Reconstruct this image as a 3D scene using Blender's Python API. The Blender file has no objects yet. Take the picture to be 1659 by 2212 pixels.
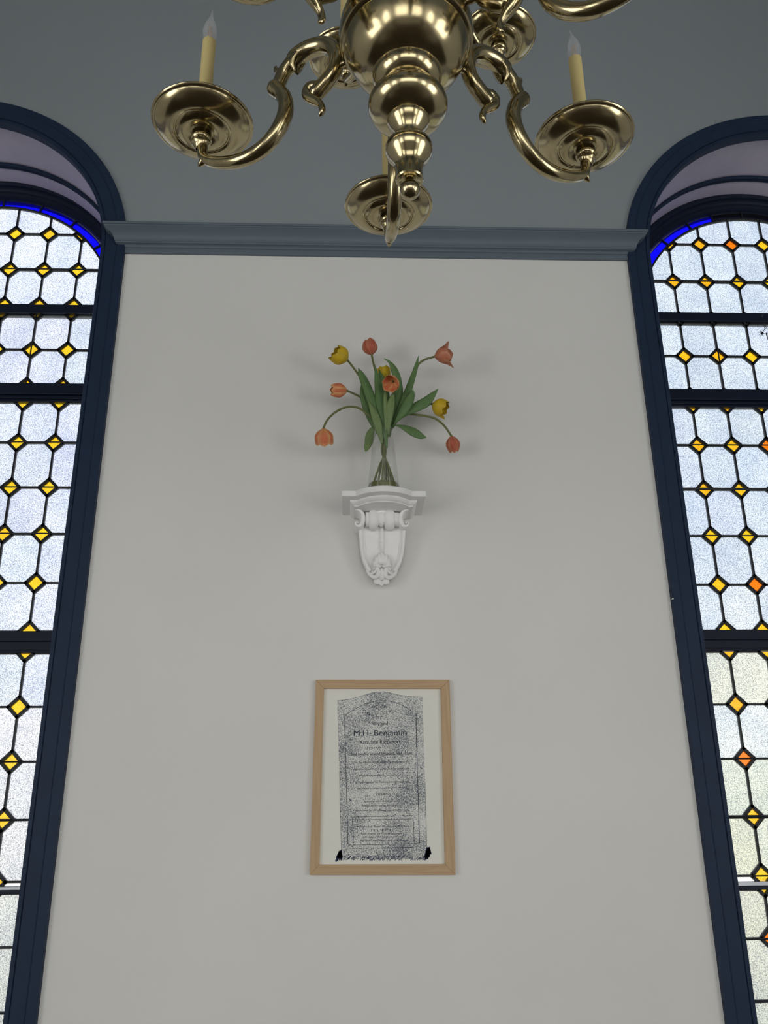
import bpy, bmesh, math, random
from mathutils import Vector, Matrix, geometry
random.seed(7)
PI = math.pi
scn = bpy.context.scene
COL = scn.collection

# ------------------------------------------------------------------ camera
FPX, IW, IH = 1790.0, 1659.0, 2212.0
CAM = Vector((0, -3.1, 1.55))
RT = Vector((0.9993399914791008, -0.03515702352404191, -0.009141396363838103))
UP = Vector((-0.0031989922774953612, -0.33584395256692806, 0.9419122071470524))
FW = Vector((0.03618491231106349, 0.9412612938080228, 0.3357347597432946))
cd = bpy.data.cameras.new('camera')
cam = bpy.data.objects.new('camera', cd)
COL.objects.link(cam)
cd.sensor_fit = 'HORIZONTAL'
cd.sensor_width = 36.0
cd.lens = FPX / IW * 36.0
cd.clip_start = 0.02
M = Matrix.Identity(4)
for i in range(3):
    M[i][0], M[i][1], M[i][2], M[i][3] = RT[i], UP[i], -FW[i], CAM[i]
cam.matrix_world = M
scn.camera = cam


def at(px, py, y):
    """the point of the vertical plane at depth y that was measured at (px, py)"""
    d = RT * ((px - IW / 2) / FPX) + UP * (-(py - IH / 2) / FPX) + FW
    return CAM + d * ((y - CAM.y) / d.y)


# ------------------------------------------------------------------ materials
def new_mat(name):
    m = bpy.data.materials.new(name)
    m.use_nodes = True
    nt = m.node_tree
    for n in list(nt.nodes):
        nt.nodes.remove(n)
    out = nt.nodes.new('ShaderNodeOutputMaterial')
    return m, nt, out


def N(nt, kind, **kw):
    n = nt.nodes.new(kind)
    for k, v in kw.items():
        if k.startswith('in_'):
            n.inputs[k[3:].replace('_', ' ')].default_value = v
        else:
            setattr(n, k, v)
    return n


def ramp(nt, stops):
    r = nt.nodes.new('ShaderNodeValToRGB')
    el = r.color_ramp.elements
    while len(el) < len(stops):
        el.new(0.5)
    for e, (p, c) in zip(el, stops):
        e.position = p
        e.color = (c[0], c[1], c[2], 1)
    return r


def paint(name, col, rough=0.5, var=0.06, scale=6.0, bump=0.0, bscale=60.0, metal=0.0, spec=0.5):
    m, nt, out = new_mat(name)
    p = N(nt, 'ShaderNodeBsdfPrincipled')
    p.inputs['Roughness'].default_value = rough
    p.inputs['Metallic'].default_value = metal
    p.inputs['Specular IOR Level'].default_value = spec
    tc = N(nt, 'ShaderNodeTexCoord')
    nz = N(nt, 'ShaderNodeTexNoise')
    nz.inputs['Scale'].default_value = scale
    nz.inputs['Detail'].default_value = 4
    nt.links.new(tc.outputs['Object'], nz.inputs['Vector'])
    r = ramp(nt, [(0.3, [c * (1 - var) for c in col]), (0.7, [min(1, c * (1 + var)) for c in col])])
    nt.links.new(nz.outputs['Fac'], r.inputs['Fac'])
    nt.links.new(r.outputs['Color'], p.inputs['Base Color'])
    if bump:
        n2 = N(nt, 'ShaderNodeTexNoise')
        n2.inputs['Scale'].default_value = bscale
        nt.links.new(tc.outputs['Object'], n2.inputs['Vector'])
        b = N(nt, 'ShaderNodeBump')
        b.inputs['Strength'].default_value = bump
        b.inputs['Distance'].default_value = 0.002
        nt.links.new(n2.outputs['Fac'], b.inputs['Height'])
        nt.links.new(b.outputs['Normal'], p.inputs['Normal'])
    nt.links.new(p.outputs['BSDF'], out.inputs['Surface'])
    return m


def two_tone_wall(name, low, high, zsplit):
    """painted plaster: one paint below the moulding, another above it"""
    m, nt, out = new_mat(name)
    p = N(nt, 'ShaderNodeBsdfPrincipled')
    p.inputs['Roughness'].default_value = 0.62
    p.inputs['Specular IOR Level'].default_value = 0.25
    g = N(nt, 'ShaderNodeNewGeometry')
    s = N(nt, 'ShaderNodeSeparateXYZ')
    nt.links.new(g.outputs['Position'], s.inputs[0])
    c = N(nt, 'ShaderNodeMath', operation='GREATER_THAN')
    c.inputs[1].default_value = zsplit
    nt.links.new(s.outputs['Z'], c.inputs[0])
    nz = N(nt, 'ShaderNodeTexNoise')
    nz.inputs['Scale'].default_value = 1.6
    nz.inputs['Detail'].default_value = 5
    nt.links.new(g.outputs['Position'], nz.inputs['Vector'])
    cols = []
    for col in (low, high):
        r = ramp(nt, [(0.3, [v * 0.975 for v in col]), (0.7, [v * 1.02 for v in col])])
        nt.links.new(nz.outputs['Fac'], r.inputs['Fac'])
        cols.append(r)
    mx = N(nt, 'ShaderNodeMix', data_type='RGBA')
    nt.links.new(c.outputs[0], mx.inputs['Factor'])
    nt.links.new(cols[0].outputs['Color'], mx.inputs['A'])
    nt.links.new(cols[1].outputs['Color'], mx.inputs['B'])
    nt.links.new(mx.outputs['Result'], p.inputs['Base Color'])
    n2 = N(nt, 'ShaderNodeTexNoise')
    n2.inputs['Scale'].default_value = 35
    nt.links.new(g.outputs['Position'], n2.inputs['Vector'])
    b = N(nt, 'ShaderNodeBump')
    b.inputs['Strength'].default_value = 0.08
    b.inputs['Distance'].default_value = 0.003
    nt.links.new(n2.outputs['Fac'], b.inputs['Height'])
    nt.links.new(b.outputs['Normal'], p.inputs['Normal'])
    nt.links.new(p.outputs['BSDF'], out.inputs['Surface'])
    return m


def brass(name):
    m, nt, out = new_mat(name)
    p = N(nt, 'ShaderNodeBsdfPrincipled')
    p.inputs['Metallic'].default_value = 1.0
    tc = N(nt, 'ShaderNodeTexCoord')
    nz = N(nt, 'ShaderNodeTexNoise')
    nz.inputs['Scale'].default_value = 22
    nz.inputs['Detail'].default_value = 6
    nt.links.new(tc.outputs['Object'], nz.inputs['Vector'])
    r = ramp(nt, [(0.25, (0.32, 0.265, 0.145)), (0.5, (0.43, 0.365, 0.215)), (0.8, (0.49, 0.42, 0.26))])
    nt.links.new(nz.outputs['Fac'], r.inputs['Fac'])
    nt.links.new(r.outputs['Color'], p.inputs['Base Color'])
    rr = N(nt, 'ShaderNodeMapRange')
    rr.inputs['To Min'].default_value = 0.12
    rr.inputs['To Max'].default_value = 0.24
    nt.links.new(nz.outputs['Fac'], rr.inputs['Value'])
    nt.links.new(rr.outputs['Result'], p.inputs['Roughness'])
    n2 = N(nt, 'ShaderNodeTexNoise')
    n2.inputs['Scale'].default_value = 55
    n2.inputs['Detail'].default_value = 3
    nt.links.new(tc.outputs['Object'], n2.inputs['Vector'])
    b = N(nt, 'ShaderNodeBump')
    b.inputs['Strength'].default_value = 0.05
    b.inputs['Distance'].default_value = 0.002
    nt.links.new(n2.outputs['Fac'], b.inputs['Height'])
    nt.links.new(b.outputs['Normal'], p.inputs['Normal'])
    nt.links.new(p.outputs['BSDF'], out.inputs['Surface'])
    return m


def window_glass(name, grain=True):
    """obscure cathedral glass: it takes the 'tint' colour of each pane"""
    m, nt, out = new_mat(name)
    at_ = N(nt, 'ShaderNodeAttribute', attribute_name='tint')
    tc = N(nt, 'ShaderNodeTexCoord')
    col = at_.outputs['Color']
    # fine pebbled grain of the rolled glass
    nz = N(nt, 'ShaderNodeTexNoise')
    nz.inputs['Scale'].default_value = 230 if grain else 160
    nz.inputs['Detail'].default_value = 2
    nt.links.new(tc.outputs['Object'], nz.inputs['Vector'])
    if grain:
        r = ramp(nt, [(0.36, (0.46, 0.49, 0.55)), (0.46, (0.84, 0.86, 0.89)), (0.55, (1, 1, 1))])
    else:
        r = ramp(nt, [(0.3, (0.86, 0.80, 0.8)), (0.6, (1, 1, 1))])
    nt.links.new(nz.outputs['Fac'], r.inputs['Fac'])
    mul = N(nt, 'ShaderNodeMix', data_type='RGBA', blend_type='MULTIPLY')
    mul.inputs['Factor'].default_value = 1.0
    nt.links.new(col, mul.inputs['A'])
    nt.links.new(r.outputs['Color'], mul.inputs['B'])
    col = mul.outputs['Result']
    # slow streaks in the sheet
    n3 = N(nt, 'ShaderNodeTexNoise')
    n3.inputs['Scale'].default_value = 7
    n3.inputs['Detail'].default_value = 3
    nt.links.new(tc.outputs['Object'], n3.inputs['Vector'])
    r3 = ramp(nt, [(0.3, (0.86, 0.88, 0.93)), (0.65, (1, 1, 1))])
    nt.links.new(n3.outputs['Fac'], r3.inputs['Fac'])
    mul2 = N(nt, 'ShaderNodeMix', data_type='RGBA', blend_type='MULTIPLY')
    mul2.inputs['Factor'].default_value = 0.7 if grain else 0.3
    nt.links.new(col, mul2.inputs['A'])
    nt.links.new(r3.outputs['Color'], mul2.inputs['B'])
    col = mul2.outputs['Result']
    tr = N(nt, 'ShaderNodeBsdfTransparent')
    tl = N(nt, 'ShaderNodeBsdfTranslucent')
    gl = N(nt, 'ShaderNodeBsdfGlossy')
    gl.inputs['Roughness'].default_value = 0.25
    nt.links.new(col, tr.inputs['Color'])
    nt.links.new(col, tl.inputs['Color'])
    m1 = N(nt, 'ShaderNodeMixShader')
    m1.inputs[0].default_value = 0.12
    nt.links.new(tr.outputs[0], m1.inputs[1])
    nt.links.new(tl.outputs[0], m1.inputs[2])
    m2 = N(nt, 'ShaderNodeMixShader')
    m2.inputs[0].default_value = 0.03
    nt.links.new(m1.outputs[0], m2.inputs[1])
    nt.links.new(gl.outputs[0], m2.inputs[2])
    nt.links.new(m2.outputs[0], out.inputs['Surface'])
    return m


def thin_glass(name, tint, diff=0.0, edge=0.5, rough=0.02):
    """clear thin-walled glass: more reflecting and denser where it is seen edge-on"""
    m, nt, out = new_mat(name)
    lw = N(nt, 'ShaderNodeLayerWeight')
    lw.inputs['Blend'].default_value = edge
    tr = N(nt, 'ShaderNodeBsdfTransparent')
    tr.inputs['Color'].default_value = (*tint, 1)
    gl = N(nt, 'ShaderNodeBsdfGlossy')
    gl.inputs['Roughness'].default_value = rough
    df = N(nt, 'ShaderNodeBsdfDiffuse')
    df.inputs['Color'].default_value = (0.85, 0.87, 0.88, 1)
    mp = N(nt, 'ShaderNodeMapRange')
    mp.inputs['To Min'].default_value = 0.02
    mp.inputs['To Max'].default_value = 0.30
    nt.links.new(lw.outputs['Fresnel'], mp.inputs['Value'])
    m1 = N(nt, 'ShaderNodeMixShader')
    nt.links.new(mp.outputs['Result'], m1.inputs[0])
    nt.links.new(tr.outputs[0], m1.inputs[1])
    nt.links.new(gl.outputs[0], m1.inputs[2])
    m2 = N(nt, 'ShaderNodeMixShader')
    m2.inputs[0].default_value = diff
    nt.links.new(m1.outputs[0], m2.inputs[1])
    nt.links.new(df.outputs[0], m2.inputs[2])
    nt.links.new(m2.outputs[0], out.inputs['Surface'])
    return m


def petal_mat(name, base, mid, edge, streak, sheen=0.25):
    """petal with a flamed middle: UV u across the petal, v from base to tip"""
    m, nt, out = new_mat(name)
    p = N(nt, 'ShaderNodeBsdfPrincipled')
    p.inputs['Roughness'].default_value = 0.55
    p.inputs['Specular IOR Level'].default_value = 0.3
    uv = N(nt, 'ShaderNodeUVMap')
    sp = N(nt, 'ShaderNodeSeparateXYZ')
    nt.links.new(uv.outputs['UV'], sp.inputs[0])
    rv = ramp(nt, [(0.0, base), (0.35, mid), (0.75, mid), (1.0, edge)])
    nt.links.new(sp.outputs['Y'], rv.inputs['Fac'])
    # edge factor |u-0.5|*2
    a = N(nt, 'ShaderNodeMath', operation='SUBTRACT')
    a.inputs[1].default_value = 0.5
    nt.links.new(sp.outputs['X'], a.inputs[0])
    b = N(nt, 'ShaderNodeMath', operation='ABSOLUTE')
    nt.links.new(a.outputs[0], b.inputs[0])
    rr = ramp(nt, [(0.18, (0, 0, 0)), (0.48, (1, 1, 1))])
    nt.links.new(b.outputs[0], rr.inputs['Fac'])
    mx = N(nt, 'ShaderNodeMix', data_type='RGBA')
    nt.links.new(rr.outputs['Color'], mx.inputs['Factor'])
    nt.links.new(rv.outputs['Color'], mx.inputs['A'])
    mx.inputs['B'].default_value = (*edge, 1)
    # lengthwise streaks
    mp = N(nt, 'ShaderNodeMapping')
    mp.inputs['Scale'].default_value = (14, 1.1, 1)
    nt.links.new(uv.outputs['UV'], mp.inputs['Vector'])
    nz = N(nt, 'ShaderNodeTexNoise')
    nz.inputs['Scale'].default_value = 1.0
    nz.inputs['Detail'].default_value = 3
    nt.links.new(mp.outputs['Vector'], nz.inputs['Vector'])
    rs = ramp(nt, [(0.48, (0, 0, 0)), (0.7, (1, 1, 1))])
    nt.links.new(nz.outputs['Fac'], rs.inputs['Fac'])
    k = N(nt, 'ShaderNodeMath', operation='MULTIPLY')
    k.inputs[1].default_value = 0.55
    nt.links.new(rs.outputs['Color'], k.inputs[0])
    mx2 = N(nt, 'ShaderNodeMix', data_type='RGBA')
    nt.links.new(k.outputs[0], mx2.inputs['Factor'])
    nt.links.new(mx.outputs['Result'], mx2.inputs['A'])
    mx2.inputs['B'].default_value = (*streak, 1)
    nt.links.new(mx2.outputs['Result'], p.inputs['Base Color'])
    nt.links.new(p.outputs['BSDF'], out.inputs['Surface'])
    return m


def leaf_mat(name, dark, light):
    m, nt, out = new_mat(name)
    p = N(nt, 'ShaderNodeBsdfPrincipled')
    p.inputs['Roughness'].default_value = 0.5
    p.inputs['Specular IOR Level'].default_value = 0.3
    uv = N(nt, 'ShaderNodeUVMap')
    mp = N(nt, 'ShaderNodeMapping')
    mp.inputs['Scale'].default_value = (16, 2.0, 1)
    nt.links.new(uv.outputs['UV'], mp.inputs['Vector'])
    nz = N(nt, 'ShaderNodeTexNoise')
    nz.inputs['Scale'].default_value = 1.0
    nz.inputs['Detail'].default_value = 4
    nt.links.new(mp.outputs['Vector'], nz.inputs['Vector'])
    r = ramp(nt, [(0.3, dark), (0.7, light)])
    nt.links.new(nz.outputs['Fac'], r.inputs['Fac'])
    nt.links.new(r.outputs['Color'], p.inputs['Base Color'])
    nt.links.new(p.outputs['BSDF'], out.inputs['Surface'])
    return m


def wood(name, scale, c1, c2, rough=0.45):
    m, nt, out = new_mat(name)
    p = N(nt, 'ShaderNodeBsdfPrincipled')
    p.inputs['Roughness'].default_value = rough
    p.inputs['Specular IOR Level'].default_value = 0.3
    tc = N(nt, 'ShaderNodeTexCoord')
    mp = N(nt, 'ShaderNodeMapping')
    mp.inputs['Scale'].default_value = scale
    nt.links.new(tc.outputs['Object'], mp.inputs['Vector'])
    nz = N(nt, 'ShaderNodeTexNoise')
    nz.inputs['Scale'].default_value = 1.0
    nz.inputs['Detail'].default_value = 5
    nz.inputs['Distortion'].default_value = 0.6
    nt.links.new(mp.outputs['Vector'], nz.inputs['Vector'])
    mid = [(a + b) / 2 for a, b in zip(c1, c2)]
    r = ramp(nt, [(0.3, c1), (0.42, c2), (0.52, mid), (0.62, c2), (0.75, c1)])
    nt.links.new(nz.outputs['Fac'], r.inputs['Fac'])
    nt.links.new(r.outputs['Color'], p.inputs['Base Color'])
    nt.links.new(p.outputs['BSDF'], out.inputs['Surface'])
    return m


def speckle(name, paper, ink):
    """rubbing of a rough stone: crayon caught on the grain"""
    m, nt, out = new_mat(name)
    p = N(nt, 'ShaderNodeBsdfPrincipled')
    p.inputs['Roughness'].default_value = 0.8
    p.inputs['Specular IOR Level'].default_value = 0.1
    tc = N(nt, 'ShaderNodeTexCoord')
    nz = N(nt, 'ShaderNodeTexNoise')
    nz.inputs['Scale'].default_value = 290
    nz.inputs['Detail'].default_value = 2.5
    nz.inputs['Roughness'].default_value = 0.6
    nz.inputs['Distortion'].default_value = 0.8
    nt.links.new(tc.outputs['Object'], nz.inputs['Vector'])
    big = N(nt, 'ShaderNodeTexNoise')
    big.inputs['Scale'].default_value = 9
    big.inputs['Detail'].default_value = 3
    nt.links.new(tc.outputs['Object'], big.inputs['Vector'])
    sb = N(nt, 'ShaderNodeMath', operation='MULTIPLY_ADD')
    sb.inputs[1].default_value = 0.34
    sb.inputs[2].default_value = -0.17
    nt.links.new(big.outputs['Fac'], sb.inputs[0])
    ad = N(nt, 'ShaderNodeMath', operation='ADD')
    nt.links.new(nz.outputs['Fac'], ad.inputs[0])
    nt.links.new(sb.outputs[0], ad.inputs[1])
    r = ramp(nt, [(0.455, paper), (0.53, [0.45 * a + 0.55 * b for a, b in zip(paper, ink)]), (0.60, ink)])
    nt.links.new(ad.outputs[0], r.inputs['Fac'])
    nt.links.new(r.outputs['Color'], p.inputs['Base Color'])
    nt.links.new(p.outputs['BSDF'], out.inputs['Surface'])
    return m


def emitter(name, col, strength):
    m, nt, out = new_mat(name)
    e = N(nt, 'ShaderNodeEmission')
    e.inputs['Color'].default_value = (*col, 1)
    e.inputs['Strength'].default_value = strength
    nt.links.new(e.outputs[0], out.inputs['Surface'])
    return m


MAT = dict(
    wall=two_tone_wall('wall_paint', (0.79, 0.79, 0.765), (0.30, 0.335, 0.355), 3.93),
    room=two_tone_wall('room_paint', (0.78, 0.77, 0.74), (0.30, 0.33, 0.35), 3.93),
    ceiling=paint('ceiling_paint', (0.28, 0.31, 0.33), 0.7),
    floor=wood('floor_boards', (9, 0.7, 1), (0.080, 0.060, 0.040), (0.046, 0.034, 0.022), 0.35),
    cornice=paint('cornice_paint', (0.130, 0.168, 0.205), 0.45, 0.03, spec=0.3),
    navy=paint('navy_gloss_paint', (0.019, 0.034, 0.070), 0.5, 0.06, 9, 0.06, 40, spec=0.16),
    navy2=paint('navy_sash_paint', (0.012, 0.019, 0.040), 0.4, 0.06, 9, spec=0.2),
    soffit=paint('reveal_paint', (0.50, 0.46, 0.57), 0.45, 0.04),
    lead=paint('lead_came', (0.022, 0.024, 0.028), 0.5, 0.15, 40, metal=0.3),
    alu=paint('bare_metal_bar', (0.42, 0.44, 0.48), 0.35, 0.08, 30, metal=0.8),
    iron=paint('black_iron', (0.012, 0.014, 0.018), 0.5),
    clear=window_glass('obscure_clear_glass'),
    amber=window_glass('amber_glass', False),
    cobalt=window_glass('cobalt_glass', False),
    brass=brass('aged_brass'),
    sleeve=paint('candle_card', (0.55, 0.455, 0.205), 0.6, 0.03),
    bulb=thin_glass('bulb_glass', (0.93, 0.94, 0.95), 0.15, 0.45),
    filament=paint('filament', (0.75, 0.45, 0.22), 0.3, 0.05, metal=0.6),
    plaster=paint('white_plaster', (0.90, 0.90, 0.895), 0.5, 0.02, 20, 0.15, 90),
    vase=thin_glass('vase_glass', (0.985, 0.988, 0.985), 0.01, 0.22, 0.01),
    water=paint('murky_green_water', (0.125, 0.135, 0.03), 0.12, 0.12, 40),
    stem=leaf_mat('tulip_stem', (0.125, 0.145, 0.05), (0.19, 0.21, 0.08)),
    leaf=leaf_mat('tulip_leaf', (0.085, 0.165, 0.062), (0.155, 0.265, 0.098)),
    leaf2=leaf_mat('tulip_leaf_pale', (0.15, 0.225, 0.09), (0.23, 0.32, 0.13)),
    yellow=petal_mat('yellow_petal', (0.46, 0.33, 0.02), (0.66, 0.45, 0.022), (0.58, 0.42, 0.04), (0.50, 0.31, 0.012)),
    orange=petal_mat('orange_petal', (0.68, 0.30, 0.10), (0.68, 0.21, 0.095), (0.78, 0.44, 0.19), (0.56, 0.085, 0.055)),
    salmon=petal_mat('salmon_petal', (0.55, 0.20, 0.11), (0.56, 0.20, 0.115), (0.60, 0.30, 0.18), (0.48, 0.12, 0.075)),
    red=petal_mat('red_petal', (0.40, 0.09, 0.06), (0.45, 0.085, 0.055), (0.56, 0.22, 0.11), (0.64, 0.38, 0.20)),
    woodv=wood('ash_frame_upright', (38, 30, 2.2), (0.62, 0.445, 0.265), (0.50, 0.335, 0.185)),
    woodh=wood('ash_frame_level', (2.2, 30, 38), (0.62, 0.445, 0.265), (0.50, 0.335, 0.185)),
    paper=paint('drawing_paper', (0.84, 0.845, 0.78), 0.8, 0.015, 12, spec=0.1),
    rubbing=speckle('stone_rubbing', (0.80, 0.81, 0.77), (0.150, 0.172, 0.205)),
    ink=paint('blue_black_ink', (0.028, 0.036, 0.06), 0.8, 0.2, 300, spec=0.1),
    ink2=paint('dark_crayon', (0.042, 0.055, 0.115), 0.8, 0.3, 200, spec=0.1),
    steel=paint('white_nail', (0.7, 0.7, 0.7), 0.4),
    added_glow=emitter('added_window_glow', (1.0, 0.985, 0.955), 4.9),
    added_glow_soft=emitter('added_back_window_glow', (1.0, 0.985, 0.955), 3.3),
)


# ------------------------------------------------------------------ helpers
def tag(o, label=None, cat=None, group=None, kind=None):
    if label:
        o['label'] = label
    if cat:
        o['category'] = cat
    if group:
        o['group'] = group
    if kind:
        o['kind'] = kind
    return o


def empty(name, loc=(0, 0, 0), rz=0):
    o = bpy.data.objects.new(name, None)
    o.empty_display_size = 0.05
    COL.objects.link(o)
    o.location = loc
    o.rotation_euler = (0, 0, rz)
    return o


class MB:
    """collects verts and faces and links them as ONE mesh object"""

    def __init__(self):
        self.v, self.f, self.uv, self.tint = [], [], {}, {}

    def add(self, vs, fs, tint=None):
        b = len(self.v)
        self.v += [Vector(p) for p in vs]
        for q in fs:
            if tint is not None:
                self.tint[len(self.f)] = tint
            self.f.append([b + i for i in q])
        return b

    def box(self, a, b):
        x0, y0, z0 = a
        x1, y1, z1 = b
        self.add([(x0, y0, z0), (x1, y0, z0), (x1, y1, z0), (x0, y1, z0), (x0, y0, z1), (x1, y0, z1), (x1, y1, z1), (x0, y1, z1)],
                 [(0, 3, 2, 1), (4, 5, 6, 7), (0, 1, 5, 4), (1, 2, 6, 5), (2, 3, 7, 6), (3, 0, 4, 7)])

    def grid(self, fn, nu, nv, closeu=False, uv=True):
        """surface fn(u, v); u across (0..1), v along (0..1)"""
        b = len(self.v)
        cu = nu if closeu else nu + 1
        for j in range(nv + 1):
            for i in range(cu):
                self.v.append(Vector(fn(i / nu, j / nv)))
        for j in range(nv):
            for i in range(nu):
                i2 = (i + 1) % cu if closeu else i + 1
                if uv:
                    self.uv[len(self.f)] = [(i / nu, j / nv), ((i + 1) / nu, j / nv), ((i + 1) / nu, (j + 1) / nv), (i / nu, (j + 1) / nv)]
                self.f.append([b + j * cu + i, b + j * cu + i2, b + (j + 1) * cu + i2, b + (j + 1) * cu + i])

    def lathe(self, prof, n=48, c=(0, 0, 0)):
        b = len(self.v)
        for r, z in prof:
            for k in range(n):
                a = 2 * PI * k / n
                self.v.append(Vector((c[0] + r * math.cos(a), c[1] + r * math.sin(a), c[2] + z)))
        for j in range(len(prof) - 1):
            for k in range(n):
                k2 = (k + 1) % n
                self.f.append([b + j * n + k, b + j * n + k2, b + (j + 1) * n + k2, b + (j + 1) * n + k])

    def tube(self, pts, radii, n=14, caps=True, up=None, uv=True):
        """round bar along a polyline with a radius at each point"""
        pts = [Vector(p) for p in pts]
        m = len(pts)
        if not hasattr(radii, '__len__'):
            radii = [radii] * m
        b = len(self.v)
        prev = None
        for i in range(m):
            t = (pts[min(i + 1, m - 1)] - pts[max(i - 1, 0)]).normalized()
            if prev is None:
                ref = Vector((0, 1, 0)) if abs(t.y) < 0.9 else Vector((1, 0, 0))
                n1 = (ref - t * ref.dot(t)).normalized()
            else:
                n1 = (prev - t * prev.dot(t)).normalized()
            prev = n1
            n2 = t.cross(n1)
            for k in range(n):
                a = 2 * PI * k / n
                self.v.append(pts[i] + (n1 * math.cos(a) + n2 * math.sin(a)) * radii[i])
        for i in range(m - 1):
            for k in range(n):
                k2 = (k + 1) % n
                if uv:
                    self.uv[len(self.f)] = [(k / n, i / m), ((k + 1) / n, i / m), ((k + 1) / n, (i + 1) / m), (k / n, (i + 1) / m)]
                self.f.append([b + i * n + k, b + i * n + k2, b + (i + 1) * n + k2, b + (i + 1) * n + k])
        if caps:
            self.f.append([b + k for k in range(n)][::-1])
            self.f.append([b + (m - 1) * n + k for k in range(n)])

    def prism(self, poly, y0, y1):
        """outline in x, z given depth from y0 to y1"""
        n = len(poly)
        self.add([(x, y0, z) for x, z in poly] + [(x, y1, z) for x, z in poly],
                 [list(range(n)), list(range(2 * n - 1, n - 1, -1))] + [[i, n + i, n + (i + 1) % n, (i + 1) % n] for i in range(n)])

    def ribbon(self, pts, w, y):
        """flat stroke of ink on the sheet at depth y"""
        pts = [Vector((p[0], 0, p[1])) for p in pts]
        vs = []
        for i, p in enumerate(pts):
            t = (pts[min(i + 1, len(pts) - 1)] - pts[max(i - 1, 0)])
            t = t.normalized() if t.length > 1e-9 else Vector((1, 0, 0))
            nn = Vector((-t.z, 0, t.x))
            for s in (1, -1):
                q = p + nn * (w / 2 * s)
                vs.append((q.x, y, q.z))
        self.add(vs, [[2 * i, 2 * i + 1, 2 * i + 3, 2 * i + 2] for i in range(len(pts) - 1)])

    def build(self, name, mat, parent=None, smooth=False, solid=0.0, subsurf=0, bevel=0.0, angle=None):
        me = bpy.data.meshes.new(name)
        me.from_pydata([tuple(p) for p in self.v], [], self.f)
        if self.uv:
            l = me.uv_layers.new(name='UVMap')
            for p in me.polygons:
                u = self.uv.get(p.index)
                if u and len(u) == p.loop_total:
                    for li, c in zip(p.loop_indices, u):
                        l.data[li].uv = c
        if self.tint:
            ca = me.color_attributes.new('tint', 'FLOAT_COLOR', 'CORNER')
            for p in me.polygons:
                c = self.tint.get(p.index, (1, 1, 1))
                for li in p.loop_indices:
                    ca.data[li].color = (c[0], c[1], c[2], 1)
        me.materials.append(mat)
        bm = bmesh.new()
        bm.from_mesh(me)
        bmesh.ops.recalc_face_normals(bm, faces=bm.faces)
        bm.to_mesh(me)
        bm.free()
        if smooth:
            me.polygons.foreach_set('use_smooth', [True] * len(me.polygons))
            if angle:
                me.set_sharp_from_angle(angle=math.radians(angle))
        o = bpy.data.objects.new(name, me)
        COL.objects.link(o)
        if parent:
            o.parent = parent
        if solid:
            s = o.modifiers.new('thickness', 'SOLIDIFY')
            s.thickness = solid
            s.offset = 0
        if bevel:
            s = o.modifiers.new('soft_edges', 'BEVEL')
            s.width = bevel
            s.segments = 2
            s.limit_method = 'ANGLE'
        if subsurf:
            s = o.modifiers.new('smooth', 'SUBSURF')
            s.levels = s.render_levels = subsurf
        return o


def spline(pts, n=6):
    """Catmull-Rom through points (any dimension)"""
    P = [list(p) for p in pts]
    P = [[2 * a - b for a, b in zip(P[0], P[1])]] + P + [[2 * a - b for a, b in zip(P[-1], P[-2])]]
    out = []
    for i in range(1, len(P) - 2):
        for k in range(n):
            t = k / n
            out.append([0.5 * (2 * b + (c - a) * t + (2 * a - 5 * b + 4 * c - d) * t * t + (3 * b - a - 3 * c + d) * t ** 3)
                        for a, b, c, d in zip(P[i - 1], P[i], P[i + 1], P[i + 2])])
    out.append(P[-2])
    return out


def arch_path(r, xc, zc, z0, n=40):
    return [(xc - r, z0)] + [(xc + r * math.cos(PI - PI * k / n), zc + r * math.sin(PI - PI * k / n)) for k in range(n + 1)] + [(xc + r, z0)]


def arch_sweep(mb, prof, xc, zc, z0, n=48):
    """profile of (depth y, radius) swept up one jamb, round the arch and down the other"""
    rows = [[(x, y, z) for x, z in arch_path(r, xc, zc, z0, n)] for y, r in prof]
    m = len(rows[0])
    mb.add([p for row in rows for p in row],
           [[j * m + i, j * m + i + 1, (j + 1) * m + i + 1, (j + 1) * m + i] for j in range(len(rows) - 1) for i in range(m - 1)])


# ------------------------------------------------------------------ convex clipping for the leaded glass
def clip_half(poly, n, c):
    out = []
    for i in range(len(poly)):
        a, b = poly[i], poly[(i + 1) % len(poly)]
        da, db = n[0] * a[0] + n[1] * a[1] - c, n[0] * b[0] + n[1] * b[1] - c
        if da <= 0:
            out.append(a)
        if (da < 0 < db) or (db < 0 < da):
            t = da / (da - db)
            out.append((a[0] + (b[0] - a[0]) * t, a[1] + (b[1] - a[1]) * t))
    return out


def clip_arch(poly, xc, zc, r):
    for n, c in (((1, 0), xc + r), ((-1, 0), -(xc - r))):
        poly = clip_half(poly, n, c)
        if len(poly) < 3:
            return []
    if max(p[1] for p in poly) > zc:
        for k in range(1, 48):
            a = PI * k / 48
            n = (math.cos(a), math.sin(a))
            poly = clip_half(poly, n, n[0] * xc + n[1] * zc + r)
            if len(poly) < 3:
                return []
    return poly


def area(p):
    return abs(sum(p[i][0] * p[(i + 1) % len(p)][1] - p[(i + 1) % len(p)][0] * p[i][1] for i in range(len(p)))) / 2


# ------------------------------------------------------------------ the two leaded windows
XL, XR, ZC = -1.8348, 2.0503, 3.882
ZSILL = 0.60


def hsv(h, s, v):
    import colorsys
    return colorsys.hsv_to_rgb(h, s, v)


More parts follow.
